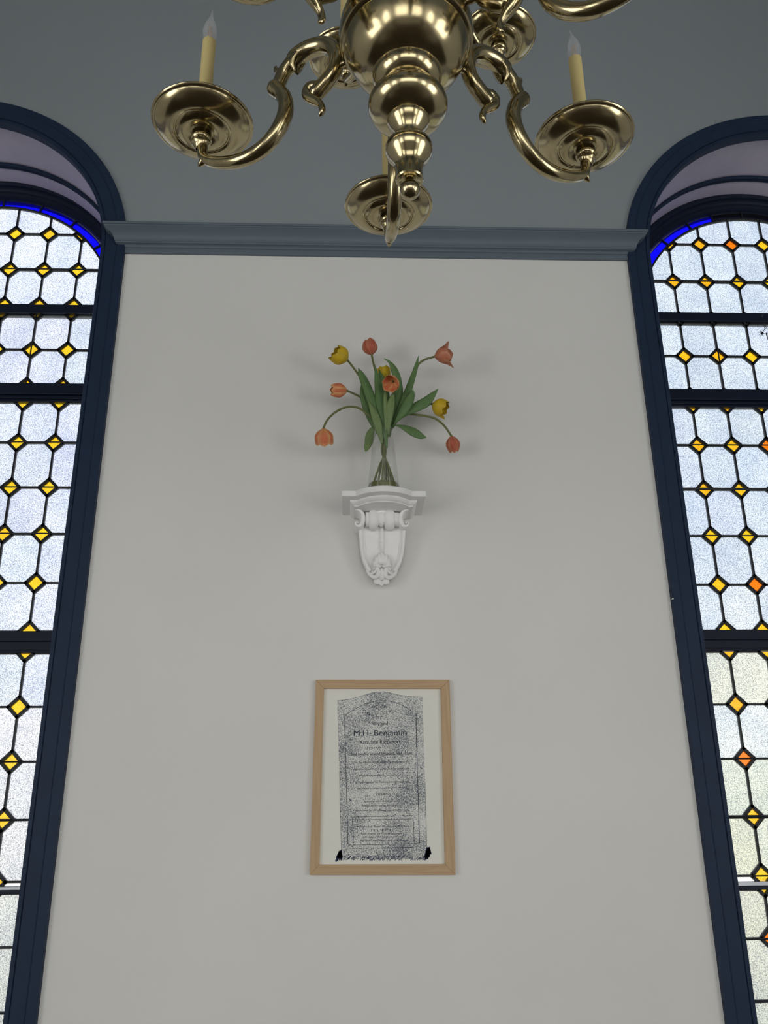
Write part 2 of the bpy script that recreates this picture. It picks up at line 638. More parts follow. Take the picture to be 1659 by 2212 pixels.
def front_window(idx, xc, gx, side):
    root = empty('window_%d' % idx, (xc, 0, ZSILL))
    tag(root, ('tall arched leaded window left of the white wall panel, golden diamonds' if side < 0 else
               'tall arched leaded window right of the white wall panel, some orange diamonds'), 'window', kind='structure')
    off = Vector((-xc, 0, -ZSILL))

    def part(mb, name, mat, **kw):
        mb.v = [p + off for p in mb.v]
        return mb.build(name, mat, root, **kw)
    # casing on the wall
    c = MB()
    arch_sweep(c, [(0.0, .823), (-.021, .8225), (-.0225, .8205), (-.0225, .790), (-.018, .7865), (-.0165, .783), (-.0165, .7385),
                   (-.010, .7365), (-.010, .7345), (-.0145, .732), (-.0145, .7195), (-.012, .717), (0.03, .717), (0.03, .74)], xc, ZC, ZSILL)
    part(c, 'casing', MAT['navy'])
    # plastered reveal
    c = MB()
    arch_sweep(c, [(0.0, .742), (.30, .742)], xc, ZC, ZSILL)
    c.box((xc - .745, 0.0, ZSILL - .05), (xc + .745, .50, ZSILL))
    part(c, 'reveal', MAT['soffit'])
    # timber frame with beads: the two flats are painted like the reveal
    c = MB()
    arch_sweep(c, [(.296, .75), (.296, .731), (.300, .727), (.306, .727), (.311, .731), (.314, .7355), (.318, .7355), (.322, .732), (.328, .730), (.328, .75)], xc, ZC, ZSILL)
    part(c, 'frame_bead', MAT['navy'], smooth=True, angle=40)
    c = MB()
    arch_sweep(c, [(.328, .736), (.415, .722)], xc, ZC, ZSILL)
    part(c, 'frame_flat', MAT['soffit'])
    gz = ZC
    c = MB()
    arch_sweep(c, [(.412, .75), (.412, .712), (.416, .706), (.424, .703), (.432, .705), (.438, .702), (.440, .692), (.446, .686), (.446, .674),
                   (.452, .668), (.457, .664), (.457, .656), (.470, .650), (.476, .6455), (.50, .6455)], gx, gz, ZSILL)
    part(c, 'sash_frame', MAT['navy2'], smooth=True, angle=40)
    # transoms: (z0, z1, ...)
    G = .47
    for (a, b, kind) in ((3.845, 3.893, 0), (3.367, 3.455, 1), (2.180, 2.272, 2)):
        t = MB()
        w = .652
        if kind == 0:
            t.prism([(0, 0)] * 0 or [(gx - w, a), (gx + w, a), (gx + w, b), (gx - w, b)], G - .022, G + .03)
        elif kind == 1:
            t.prism([(gx - w, a + .030), (gx + w, a + .030), (gx + w, b), (gx - w, b)], G - .030, G + .03)
            t.prism([(gx - w, a + .012), (gx + w, a + .012), (gx + w, a + .027), (gx - w, a + .027)], G - .020, G + .02)
            t.prism([(gx - w, a), (gx + w, a), (gx + w, a + .012), (gx - w, a + .012)], G - .012, G + .02)
            t.prism([(gx - w, a + .024), (gx + w, a + .024), (gx + w, a + .034), (gx - w, a + .034)], G - .014, G + .02)
        else:
            t.prism([(gx - w, a + .048), (gx + w, a + .048), (gx + w, b), (gx - w, b)], G - .024, G + .03)
            t.prism([(gx - w, a + .010), (gx + w, a + .010), (gx + w, a + .044), (gx - w, a + .044)], G - .034, G + .03)
            t.prism([(gx - w, a), (gx + w, a), (gx + w, a + .050), (gx - w, a + .050)], G - .014, G + .02)
        part(t, 'transom', MAT['navy2'], bevel=.002)
    t = MB()
    m0 = 1.248 if side < 0 else 1.227
    m1 = 1.2605 if side < 0 else 1.2415
    m2 = 1.2750 if side < 0 else 1.2580
    t.prism([(gx - .652, m0), (gx + .652, m0), (gx + .652, m1), (gx - .652, m1)], G - .016, G + .02)
    part(t, 'lower_sash_edge', MAT['navy2'], bevel=.001)
    t = MB()
    t.prism([(gx - .65, m1), (gx + .65, m1), (gx + .65, m2), (gx - .65, m2)], G - .013, G + .01)
    part(t, 'metal_meeting_bar', MAT['alu'], bevel=.002)

    # leaded glass
    xs = [gx + .169 * (k - 3.5) for k in range(8)]
    if side < 0:
        sashes = [((3.893, 4.6), [4.75, 4.537, 4.321, 4.106, 3.900], 1), ((3.455, 3.845), [3.858, 3.649, 3.452], 1),
                  ((2.272, 3.367), [3.368, 3.158, 2.935, 2.713, 2.488, 2.274], 1), ((1.2755, 2.180), [2.188, 1.957, 1.738, 1.516, 1.290], 1),
                  ((ZSILL, 1.2485), [1.262, 1.062, .845, .62], 1)]
        bars = [(4.106, .0075), (3.158, .007), (2.935, .007), (2.713, .007), (1.738, .007), (1.516, .010), (1.062, .006), (.845, .008)]
    else:
        sashes = [((3.893, 4.6), [4.75, 4.535, 4.319, 4.087, 3.862], 1), ((3.452, 3.841), [3.868, 3.651, 3.428], 1),
                  ((2.267, 3.375), [3.378, 3.165, 2.939, 2.710, 2.480, 2.272], 1), ((1.2585, 2.178), [2.184, 1.952, 1.729, 1.500, 1.278], 1),
                  ((ZSILL, 1.2275), [1.245, 1.052, .838, .62], 1)]
        bars = [(4.087, .009), (3.165, .007), (2.939, .013), (2.710, .007), (1.729, .007), (1.500, .014), (1.278, .006), (1.052, .007), (.838, .012)]
    A = .0415          # half diagonal of a diamond, lead centre to lead centre
    R0 = .600
    clear, amber, cobalt, lead = MB(), MB(), MB(), MB()
    seen = set()

    def glass(mb, poly, tint):
        n = len(poly)
        mb.add([(x, G, z) for x, z in poly] + [(x, G + .003, z) for x, z in poly],
               [list(range(n)), list(range(2 * n - 1, n - 1, -1))], tint=tuple(math.sqrt(max(0, t)) for t in tint))

    def came(a, b, w, th=.007):
        key = (round((a[0] + b[0]) / 2, 3), round((a[1] + b[1]) / 2, 3))
        L = math.hypot(b[0] - a[0], b[1] - a[1])
        if L < .004 or key in seen:
            return
        seen.add(key)
        ux, uz = (b[0] - a[0]) / L, (b[1] - a[1]) / L
        e = w * .42
        p, q = (a[0] - ux * e, a[1] - uz * e), (b[0] + ux * e, b[1] + uz * e)
        nx, nz = -uz * w / 2, ux * w / 2
        lead.prism([(p[0] + nx, p[1] + nz), (q[0] + nx, q[1] + nz), (q[0] - nx, q[1] - nz), (p[0] - nx, p[1] - nz)], G - th, G + .006)

    rnd = random.Random(3 if side < 0 else 11)
    for (z0, z1), zs, _ in sashes:
        zs = sorted(zs)
        for j in range(len(zs) - 1):
            for i in range(len(xs) - 1):
                xa, xb, za, zb = xs[i], xs[i + 1], zs[j], zs[j + 1]
                poly = [(xa + A, za), (xb - A, za), (xb, za + A), (xb, zb - A), (xb - A, zb), (xa + A, zb), (xa, zb - A), (xa, za + A)]
                poly = clip_arch(clip_half(clip_half(poly, (0, 1), z1), (0, -1), -z0), gx, ZC, R0)
                if len(poly) < 3 or area(poly) < 2e-4:
                    continue
                zm = (za + zb) / 2  # outdoor colour and brightness by height are put into the pane tint
                v = (1.0 if side < 0 else .97) - .09 * rnd.random()
                if side < 0:
                    h, s = rnd.choice([(.62, .05), (.68, .06), (.55, .05), (.64, .07), (.72, .05)])
                    if zm < 1.9:
                        h, s = rnd.choice([(.9, .03), (.04, .04), (.75, .03)])
                    if zm < 1.2:
                        h, s = rnd.choice([(.08, .06), (.9, .05), (.12, .05)])
                    if zm > 3.9:
                        v, s = 1.03, s * .6
                else:
                    h, s = rnd.choice([(.57, .09), (.55, .07), (.60, .08), (.52, .05)])
                    v -= .03
                    if zm < 2.2:  # yellow-green of the view outside, painted into the low panes
                        h, s = rnd.choice([(.17, .18), (.19, .14), (.22, .12), (.45, .04), (.15, .20)])
                        v -= .02
                    if zm < 1.2:
                        h, s = rnd.choice([(.3, .05), (.16, .12), (.2, .06)])
                glass(clear, poly, hsv(h, s, v))
                for a, b in zip(poly, poly[1:] + poly[:1]):
                    dx, dz = abs(a[0] - b[0]), abs(a[1] - b[1])
                    rim = math.hypot((a[0] + b[0]) / 2 - gx, (a[1] + b[1]) / 2 - ZC) > R0 - .012 and (a[1] + b[1]) / 2 > ZC
                    if rim:
                        continue
                    w = .0085 if (dx < .002 or dz < .002) else .0135
                    came(a, b, w)
                # corner putty where leads meet
        for j, z in enumerate(zs):
            for i, x in enumerate(xs):
                a = A
                if side > 0 and ((z > 3.42 and z < 3.44) or 3.86 < z < 3.88):
                    a = A * .5
                poly = [(x - a, z), (x, z - a), (x + a, z), (x, z + a)]
                poly = clip_arch(clip_half(clip_half(poly, (0, 1), z1), (0, -1), -z0), gx, ZC, R0)
                if len(poly) < 3 or area(poly) < 3e-5:
                    continue
                k = i
                col = (1.0, .60 + .06 * rnd.random(), .02)
                if side < 0:
                    col = (1.0, .62 + .07 * rnd.random(), .025)
                else:
                    col = (1.0, .48 + .16 * rnd.random(), .015)
                    if (abs(z - 4.319) < .03 and i == 3) or (abs(z - 3.165) < .02 and i == 3) or (abs(z - 2.939) < .02 and i == 3) or \
                       (abs(z - 2.48) < .02 and i == 2) or (abs(z - 1.729) < .02 and i == 1) or (abs(z - 1.052) < .02 and i == 1):
                        col = (1.0, .22, .006)
                glass(amber, poly, col)
                for p, q in zip(poly, poly[1:] + poly[:1]):
                    if abs(p[0] - q[0]) > .002 and abs(p[1] - q[1]) > .002:
                        came(p, q, .0135)
    # blue border strips round the arch and down the jambs
    bounds = [18 * k for k in range(11)] if side < 0 else [0, 18, 36, 54, 72, 90, 105.2, 118.2, 134.4, 150.6, 166.8, 180]
    for b0, b1 in zip(bounds[:-1], bounds[1:]):
        a0, a1 = math.radians(b0) + .006, math.radians(b1) - .006
        # on the right window the strips from the crown rightwards are tinted near black
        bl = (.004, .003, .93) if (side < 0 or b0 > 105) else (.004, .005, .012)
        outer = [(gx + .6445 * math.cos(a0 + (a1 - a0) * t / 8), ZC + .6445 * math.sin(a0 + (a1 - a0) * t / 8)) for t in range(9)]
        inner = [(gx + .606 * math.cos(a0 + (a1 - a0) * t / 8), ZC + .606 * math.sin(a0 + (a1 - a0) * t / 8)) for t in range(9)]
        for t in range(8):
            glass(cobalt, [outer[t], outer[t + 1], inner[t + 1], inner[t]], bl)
        came((gx + .600 * math.cos(a0 - .006), ZC + .600 * math.sin(a0 - .006)), (gx + .645 * math.cos(a0 - .006), ZC + .645 * math.sin(a0 - .006)), .007)
    zz = [ZSILL, 1.0, 1.4, 1.8, 2.2, 2.6, 3.0, 3.4, ZC]
    for s in (1, -1):
        for a, b in zip(zz[:-1], zz[1:]):
            glass(cobalt, [(gx + s * .606, a + .004), (gx + s * .6445, a + .004), (gx + s * .6445, b - .004), (gx + s * .606, b - .004)], (.004, .003, .93))
            came((gx + s * .60, b), (gx + s * .645, b), .008)
    arch = MB()
    arch_sweep(arch, [(G - .008, .6065), (G - .010, .6035), (G - .008, .5975), (G + .006, .5975), (G + .006, .6065), (G - .008, .6065)], gx, ZC, ZSILL)
    lead.add(arch.v, arch.f)
    part(clear, 'clear_panes', MAT['clear'])
    part(amber, 'amber_panes', MAT['amber'])
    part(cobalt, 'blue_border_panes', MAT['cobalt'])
    part(lead, 'lead_cames', MAT['lead'])
    for z, w in bars:
        t = MB()
        h = math.sqrt(max(.01, .60 ** 2 - max(0, z - ZC) ** 2))
        t.tube([(gx - h, G - .012, z), (gx + h, G - .012, z)], w / 2, 8)
        part(t, 'saddle_bar', MAT['iron'])
    t = MB()
    xb = xs[4] + (.001 if side < 0 else -.169)
    xb = gx + (.254 if side < 0 else -.254)
    t.tube([(xb, G - .010, 3.455), (xb, G - .010, 3.846)], .0035, 8)
    part(t, 'saddle_bar', MAT['iron'])
    return root


front_window(1, XL, XL + .021, -1)
front_window(2, XR, XR + .014, 1)

# ------------------------------------------------------------------ room shell
RX0, RX1, RY, RZ = -3.4, 3.6, -9.5, 6.5


def wall_with_holes(name, outer, holes, to3d, mat, parent=None):
    polys = [[Vector((p[0], p[1], 0)) for p in outer]] + [[Vector((p[0], p[1], 0)) for p in h] for h in holes]
    tris = geometry.tessellate_polygon(polys)
    flat = [p for q in polys for p in q]
    mb = MB()
    mb.add([to3d(p.x, p.y) for p in flat], [list(t) for t in tris])
    return tag(mb.build(name, mat), kind='structure')


def hole(r, xc, zc, z0, n=40):
    return arch_path(r, xc, zc, z0, n)


wf = wall_with_holes('wall_front', [(RX0, 0), (RX1, 0), (RX1, RZ), (RX0, RZ)],
                     [hole(.742, XL, ZC, ZSILL), hole(.742, XR, ZC, ZSILL)], lambda a, b: (a, 0, b), MAT['wall'])
tag(wf, 'front wall, white below the moulding and blue grey above', 'wall')
SW = [-4.0, -6.9]
for nm, xx in (('wall_left', RX0), ('wall_right', RX1)):
    w = wall_with_holes(nm, [(0, 0), (RY, 0), (RY, RZ), (0, RZ)], [hole(1.05, y, 1.85, .7) for y in SW], lambda a, b, xx=xx: (xx, a, b), MAT['room'])
    tag(w, nm.replace('_', ' ').replace('wall left', 'left side').replace('wall right', 'right side') + ' wall of the room, outside the photo', 'wall')
w = wall_with_holes('wall_back', [(RX0, 0), (RX1, 0), (RX1, RZ), (RX0, RZ)], [[(-2.8, .7), (-2.8, 3.1), (3.0, 3.1), (3.0, .7)]], lambda a, b: (a, RY, b), MAT['room'])
tag(w, 'back wall of the room behind the camera', 'wall')
m = MB()
m.box((RX0, RY, -.1), (RX1, 0, 0))
tag(m.build('floor', MAT['floor']), 'dark board floor of the room', 'floor', kind='structure')
m = MB()
m.box((RX0, RY, RZ), (RX1, 0, RZ + .1))
tag(m.build('ceiling', MAT['ceiling']), 'pale ceiling the chandelier hangs from', 'ceiling', kind='structure')


def added_window(idx, loc, rz, label, strength=None):
    """added side windows that light the front wall: casing, bars, one glowing pane"""
    root = empty('window_%d' % idx, loc, rz)
    tag(root, label, 'window', kind='structure')
    c = MB()
    arch_sweep(c, [(0.0, 1.16), (-.02, 1.16), (-.02, 1.05), (.2, 1.05)], 0, 1.15, 0, 24)
    c.build('casing', MAT['navy'], root)
    p = MB()
    poly = arch_path(1.05, 0, 1.15, 0, 24)
    p.add([(x, .16, z) for x, z in poly], [list(range(len(poly)))])
    p.build('pane', MAT['added_glow'], root)  # glowing pane added to light the front wall
    b = MB()
    for z in (.58, 1.15):
        b.box((-1.05, .12, z - .02), (1.05, .16, z + .03))
    for x in (-.5, 0, .5):
        b.box((x - .008, .13, 0), (x + .008, .158, 2.0))
    b.build('glazing_bars', MAT['navy2'], root)
    return root


k = 3
for y in SW:
    added_window(k, (RX0, y, .7), PI / 2, 'added glowing arched window in the left side wall, %s' % {-4.0: 'nearer the front', -6.9: 'nearer the back'}[y])
    k += 1
for y in SW:
    added_window(k, (RX1, y, .7), -PI / 2, 'added glowing arched window in the right side wall, %s' % {-4.0: 'nearer the front', -6.9: 'nearer the back'}[y])
    k += 1
root = empty('window_%d' % k, (.1, RY, .7), PI)
tag(root, 'added glowing wide window in the back wall behind the camera', 'window', kind='structure')
c = MB()
for a_, b_ in (((-3.02, -.02, -.12), (3.02, .2, 0)), ((-3.02, -.02, 2.4), (3.02, .2, 2.52)), ((-3.02, -.02, 0), (-2.9, .2, 2.4)), ((2.9, -.02, 0), (3.02, .2, 2.4))):
    c.box(a_, b_)
c.build('casing', MAT['navy'], root)
c = MB()
c.box((-2.9, .16, 0), (2.9, .17, 2.4))
c.build('pane', MAT['added_glow_soft'], root)  # added broad glow, lights the front wall and shows in the brass
c = MB()
for x in (-1.45, 0, 1.45):
    c.box((x - .025, .11, 0), (x + .025, .155, 2.4))
c.box((-2.9, .12, 1.58), (2.9, .156, 1.62))
c.build('glazing_bars', MAT['navy2'], root)

# cornice between the two window casings, returned on itself at both ends
prof = [(.0, 3.860), (.011, 3.860), (.012, 3.862), (.012, 3.8845), (.017, 3.8865), (.019, 3.890), (.0215, 3.8935), (.026, 3.8965), (.033, 3.8985), (.0345, 3.9015),
        (.0385, 3.904), (.039, 3.908), (.041, 3.916), (.046, 3.926), (.053, 3.935), (.062, 3.943), (.071, 3.949), (.079, 3.9535), (.080, 3.957),
        (.085, 3.958), (.086, 3.960), (.086, 3.968), (0, 3.970)]
m = MB()
x0, x1 = -1.0185, 1.2265
n = len(prof)
vs = []
for p, z in prof:
    vs += [(x0 - p * .93, 0, z), (x0 - p * .93, -p, z), (x1 + p * .93, -p, z), (x1 + p * .93, 0, z)]
m.add(vs, [[4 * i + j, 4 * i + j + 1, 4 * i + j + 5, 4 * i + j + 4] for i in range(n - 1) for j in range(3)])
co = m.build('trim_1', MAT['cornice'], smooth=True, angle=28)
tag(co, 'blue grey cornice moulding capping the white wall panel between the windows', 'moulding', kind='structure')

# ------------------------------------------------------------------ chandelier
CX, CY = .0802, -3.1 + .9823
CZ = CAM.z + .837
PHI = -.02958
ch = empty('chandelier', (CX, CY, CZ))
tag(ch, 'polished brass candle chandelier with two tiers of curled arms hanging from the ceiling', 'chandelier')
B0 = -.837      # heights below are measured from the camera's level


def ell_arc(zc, a, c, r0, r1, n=10, top=False):
    """points on a flattened bulb between two radii"""
    t0, t1 = math.asin(min(1, r0 / a)), math.asin(min(1, r1 / a))
    if top:
        t0, t1 = PI - t0, PI - t1
    return [(a * math.sin(t0 + (t1 - t0) * k / n), zc - c * math.cos(t0 + (t1 - t0) * k / n)) for k in range(n + 1)]


pr = [(.0001, .837), (.0058, .8378), (.0109, .8410), (.0142, .8460), (.0153, .8512), (.0142, .8566), (.0108, .8612), (.0066, .8640), (.0056, .8665), (.0062, .8705)]
knob = MB()
knob.lathe([(r, z + B0) for r, z in pr], 32)
knob.build('ball_finial', MAT['brass'], ch, smooth=True)
pr = [(.004, .8690), (.012, .8690), (.0158, .8665), (.0194, .8672), (.0209, .8695), (.0205, .8730), (.0198, .8780), (.0199, .8850), (.0205, .8920), (.0222, .8985), (.0258, .9045), (.0306, .9108),
      (.0342, .917), (.0352, .9215), (.0325, .9240), (.0328, .9255), (.0352, .9268), (.0354, .9290), (.0340, .9325), (.0300, .9365), (.0235, .940), (.0190, .944), (.0180, .948),
      (.0186, .953), (.0215, .960), (.0265, .967), (.0308, .9735), (.0326, .979), (.0322, .982), (.0305, .9835), (.0308, .9840)]
pr += ell_arc(1.0089, .0608, .0346, .0325, .0608, 10)[0:] + ell_arc(1.0089, .0608, .0346, .0607, .033, 8, True)
pr += [(.0345, 1.0415), (.040, 1.0440), (.0465, 1.0490), (.0515, 1.0560), (.0535, 1.0635), (.0537, 1.0680), (.0525, 1.0700), (.0540, 1.0712)]
pr += [(.060, 1.0730), (.067, 1.0770), (.075, 1.0830), (.0825, 1.0915), (.0885, 1.1015), (.0930, 1.1120), (.0960, 1.1215), (.0975, 1.1275), (.0965, 1.1295), (.1015, 1.1305)]
pr += [(.1045, 1.133), (.1062, 1.140), (.1066, 1.150), (.1056, 1.162), (.1025, 1.173), (.097, 1.183), (.088, 1.196), (.074, 1.210), (.056, 1.222), (.042, 1.230),
       (.036, 1.238), (.033, 1.250), (.036, 1.258), (.048, 1.266), (.054, 1.276), (.050, 1.288), (.038, 1.298), (.030, 1.310), (.032, 1.330), (.045, 1.348),
       (.062, 1.366), (.074, 1.388), (.078, 1.412), (.074, 1.434), (.060, 1.456), (.042, 1.470), (.030, 1.482), (.026, 1.500), (.034, 1.515), (.040, 1.535),
       (.034, 1.56), (.022, 1.585), (.017, 1.63), (.020, 1.66), (.030, 1.68), (.022, 1.70), (.012, 1.715), (.0001, 1.72)]
body = MB()
body.lathe([(r, z + B0) for r, z in pr], 72)
body.build('baluster_body', MAT['brass'], ch, smooth=True, angle=32)
top = RZ - CZ
rod = MB()
rod.tube([(0, 0, 1.715 + B0), (0, 0, top - .03)], .009, 16)
rod.build('hanging_rod', MAT['brass'], ch, smooth=True, angle=40)
can = MB()
can.lathe([(.010, top - .09), (.03, top - .085), (.06, top - .06), (.075, top - .03), (.08, top - .001)], 40)
can.build('ceiling_canopy', MAT['brass'], ch, smooth=True)


def smooth_r(pts_r, n=6):
    """(r, z, radius) control points -> sampled"""
    return spline(pts_r, n)


def make_arm():
    a = MB()
    # lower C: from the stem under the pan round to the knuckle
    C = [(.397, 1.104, .0085), (.3955, 1.088, .0080), (.3895, 1.072, .0082), (.372, 1.057, .0088), (.345, 1.0435, .0095), (.312, 1.0345, .0103), (.280, 1.0360, .0108), (.252, 1.0500, .0110),
         (.231, 1.0760, .0113), (.2225, 1.1060, .0115), (.2275, 1.1340, .0117), (.240, 1.1530, .0128), (.2452, 1.1600, .0134), (.2484, 1.1645, .0122), (.2506, 1.1675, .0085), (.2514, 1.1688, .0030)]
    s = smooth_r(C)
    a.tube([(r, 0, z + B0) for r, z, _ in s], [q * 1.12 for _, _, q in s], 16)
    # rounded shoulder of the knuckle
    a.tube([(.2425, 0, 1.1555 + B0), (.2490, 0, 1.1600 + B0), (.2545, 0, 1.1625 + B0), (.2575, 0, 1.1635 + B0)], [.0125, .0120, .0085, .003], 14)
    # spur under the stem
    a.tube([(.386, 0, 1.0700 + B0), (.3935, 0, 1.0650 + B0), (.3990, 0, 1.0610 + B0), (.4025, 0, 1.0595 + B0)], [.0085, .0068, .0042, .0012], 12)
    # upper curve: from the knuckle over the top and down to the scroll
    S = [(.2440, 1.1560, .0090), (.2385, 1.1690, .0100), (.2290, 1.1880, .0104), (.2120, 1.2050, .0108)]
    s = smooth_r(S)
    a.tube([(r, 0, z + B0) for r, z, _ in s], [q * 1.12 for _, _, q in s], 16)
    S = [(.2150, 1.2025, .0090), (.2100, 1.2065, .0126), (.1960, 1.2140, .0130), (.1740, 1.2160, .0130), (.1500, 1.2095, .0128), (.1330, 1.1930, .0122), (.1255, 1.1690, .0115), (.1290, 1.1470, .0112),
         (.1400, 1.1310, .0112), (.1530, 1.1200, .0112), (.1640, 1.1120, .0110), (.1690, 1.1080, .0085)]
    s = smooth_r(S)
    a.tube([(r, 0, z + B0) for r, z, _ in s], [q * 1.12 for _, _, q in s], 16)
    # tongue of the sheath lapping over the lower tube, and a bud on the outside
    for sg in (1, -1):
        a.tube([(.1990, sg * .0070, 1.2080 + B0), (.2060, sg * .0080, 1.1980 + B0), (.2075, sg * .0065, 1.1880 + B0), (.2050, sg * .0040, 1.1790 + B0)], [.0080, .0075, .0055, .0020], 10)
    a.tube([(.2330, 0, 1.1900 + B0), (.2400, 0, 1.1965 + B0), (.2455, 0, 1.2020 + B0), (.2470, 0, 1.2085 + B0), (.2455, 0, 1.2120 + B0)], [.0055, .0058, .0052, .0036, .0012], 10)
    # scroll and its hanging leaf tip
    T = [(.1560, 1.1230, .0070), (.1650, 1.1280, .0078), (.1735, 1.1290, .0084), (.1800, 1.1235, .0086), (.1800, 1.1150, .0086), (.1740, 1.1060, .0084), (.1660, 1.0975, .0076), (.1585, 1.0890, .0062),
         (.1530, 1.0800, .0052), (.1515, 1.0710, .0048), (.1540, 1.0645, .0036), (.1575, 1.0610, .0014)]
    s = smooth_r(T)
    a.tube([(r, 0, z + B0) for r, z, _ in s], [q * 1.12 for _, _, q in s], 12)
    # hook into the body
    a.tube([(.1270, 0, 1.1500 + B0), (.1130, 0, 1.1510 + B0), (.1000, 0, 1.1520 + B0)], [.0062, .0050, .0050], 10)
    return a


PAN = [(.0085, 1.0950), (.0110, 1.0985), (.0130, 1.1030), (.0142, 1.1065), (.0168, 1.1085), (.0172, 1.1110), (.0160, 1.1130), (.0182, 1.1150), (.0186, 1.1178), (.0170, 1.1200),
       (.0160, 1.1230), (.0172, 1.1310), (.0205, 1.1335), (.0250, 1.1318), (.0320, 1.1302), (.0390, 1.1312), (.0440, 1.1335), (.0468, 1.1362), (.0485, 1.1362), (.0495, 1.1345),
       (.0512, 1.1340), (.0525, 1.1352), (.0545, 1.1350), (.0620, 1.1362), (.0710, 1.1400), (.0780, 1.1450), (.0825, 1.1495), (.0838, 1.1518), (.0862, 1.1515), (.0885, 1.1525),
       (.0900, 1.1550), (.0893, 1.1575), (.0865, 1.1585), (.0830, 1.1570), (.0760, 1.1520), (.0650, 1.1465), (.0450, 1.1430), (.0260, 1.1440), (.0190, 1.1480), (.0150, 1.1560),
       (.0145, 1.1660), (.0165, 1.1720), (.0195, 1.1765), (.0205, 1.1810), (.0190, 1.1850), (.0150, 1.1860), (.0122, 1.1850)]


def make_tier(tierscale, ring, zrim, angles, heights=(1.1850, 1.3500), side=1.0):
    """arms, drip pans, candle sleeves and bulbs of one tier"""
    arm0 = make_arm()
    k = tierscale

    def fz(z):      # local height -> height on this tier
        return (z - B0 - 1.1550) * k + zrim + B0
    arm0.v = [Vector((p.x * k + (ring - .400 * k), p.y * k * 1.1, fz(p.z))) for p in arm0.v]
    pan = MB()
    pan.lathe([(r * side, (z - 1.155) * side + zrim + B0) for r, z in PAN], 56, (ring, 0, 0))
    zs0, zs1 = zrim + .030 * side, zrim + .195 * (1 if k == 1 else .9)
    sl = MB()
    sl.lathe([(.0095, zs0 + B0), (.0122, zs0 + B0 + .001), (.0122, zs1 + B0 - .001), (.0112, zs1 + B0), (.0095, zs1 + B0 - .004)], 28, (ring, 0, 0))
    bl = MB()
    bp = [(.0065, -.006), (.0078, 0), (.0105, .006), (.0128, .0140), (.0135, .0220), (.0128, .0310), (.0106, .0410), (.0078, .0490), (.0048, .0560), (.0028, .0620), (.0019, .0680), (.0010, .0730), (.0001, .0750)]
    bl.lathe([(r, z) for r, z in bp], 28)
    for i, p in enumerate(bl.v):     # the bent flame tip
        b = max(0, (p.z - .045) / .03)
        bl.v[i] = Vector((p.x + ring - .0035 * b * b, p.y + .002 * b * b, p.z + zs1 + B0 - .001))
    fl = MB()
    for dx, dy in ((.0035, 0), (-.0035, 0), (0, .0035), (0, -.0035)):
        fl.tube([(ring + dx, dy, zs1 + B0 + .004), (ring + dx * .8, dy * .8, zs1 + B0 + .034)], .0007, 6)
    fl.tube([(ring, 0, zs1 + B0 - .002), (ring, 0, zs1 + B0 + .008)], .003, 8)
    src = {}
    for j, ang in enumerate(angles):
        rot = PI / 2 - ang
        for nm, mb, mt in (('arm', arm0, 'brass'), ('drip_pan', pan, 'brass'), ('candle_sleeve', sl, 'sleeve'), ('bulb', bl, 'bulb')):
            if nm not in src:
                o = mb.build(nm, MAT[mt], ch, smooth=True, angle=40)
                if nm == 'bulb':
                    f_ = fl.build('filament', MAT['filament'], o)
                    src['filament'] = f_
                if nm in ('candle_sleeve',):
                    o['label'] = 'cream candle sleeve'
                src[nm] = o
            else:
                o = src[nm].copy()
                COL.objects.link(o)
                o.parent = ch
                if nm == 'bulb':
                    f_ = src['filament'].copy()
                    COL.objects.link(f_)
                    f_.parent = o
            o.rotation_euler = (0, 0, rot)
            if k == 1.0 and 2 <= j <= 4:      # the near arms sit a little higher
                o.location.z = .016


make_tier(1.0, .4007, 1.155, [PHI + math.radians(a) for a in (0, 60, 120, 180, 240, 300)])
make_tier(.76, .304, 1.423, [.19 + math.radians(a) for a in (-30, 30, 90, 150, 210, 270)], side=.833)

# ------------------------------------------------------------------ plaster wall bracket
BX = .1115
bk = empty('wall_bracket', (BX, 0, 2.665))
tag(bk, 'white plaster scrolled wall bracket carrying the vase of tulips', 'bracket')
BO = Vector((-BX, 0, -2.665))


def bpart(mb, name, mat='plaster', **kw):
    mb.v = [p + BO for p in mb.v]
    return mb.build(name, MAT[mat], bk, **kw)


def shelf_plan(inset):
    """outline seen from above: square ears and a bowed middle (x, y)"""
    e = inset
    xl, xr = BX - .157 + e * .75, BX + .157 - e * .75
    ye = -.212 + e
    xi, xj = BX - .105, BX + .105
    pts = [(xl, 0), (xl, ye), (xi + e * .25, ye)]
    for k in range(0, 25):
        t = k / 24
        x = xi + (xj - xi) * t
        u = (x - BX) / .105
        b = (math.sqrt(max(0, 1.25 ** 2 - (u * .95) ** 2)) - math.sqrt(1.25 ** 2 - .95 ** 2)) / (1.25 - math.sqrt(1.25 ** 2 - .95 ** 2))
        pts.append((xi + (xj - xi) * t * 1.0 + (BX - x) * e * 1.6, ye - .004 * math.sin(PI * t) - .050 * b))
    pts += [(xj - e * .25, ye), (xr, ye), (xr, 0)]
    return pts


def loft(levels):
    """stack of matching outlines [(inset, z)]"""
    mb = MB()
    rows = [[(x, y, z) for x, y in shelf_plan(i)] for i, z in levels]
    n = len(rows[0])
    mb.add([p for r in rows for p in r],
           [[j * n + i, j * n + (i + 1) % n, (j + 1) * n + (i + 1) % n, (j + 1) * n + i] for j in range(len(rows) - 1) for i in range(n)]
           + [list(range(n)), list(range((len(rows) - 1) * n, len(rows) * n))])
    return mb


bpart(loft([(0.002, 2.665), (0, 2.6635), (0, 2.6435), (0.001, 2.642)]), 'shelf')
bpart(loft([(.040, 2.6425), (.041, 2.640), (.0425, 2.6375), (.046, 2.634), (.052, 2.630), (.059, 2.6275), (.061, 2.6255), (.061, 2.6240)]), 'cove_moulding')
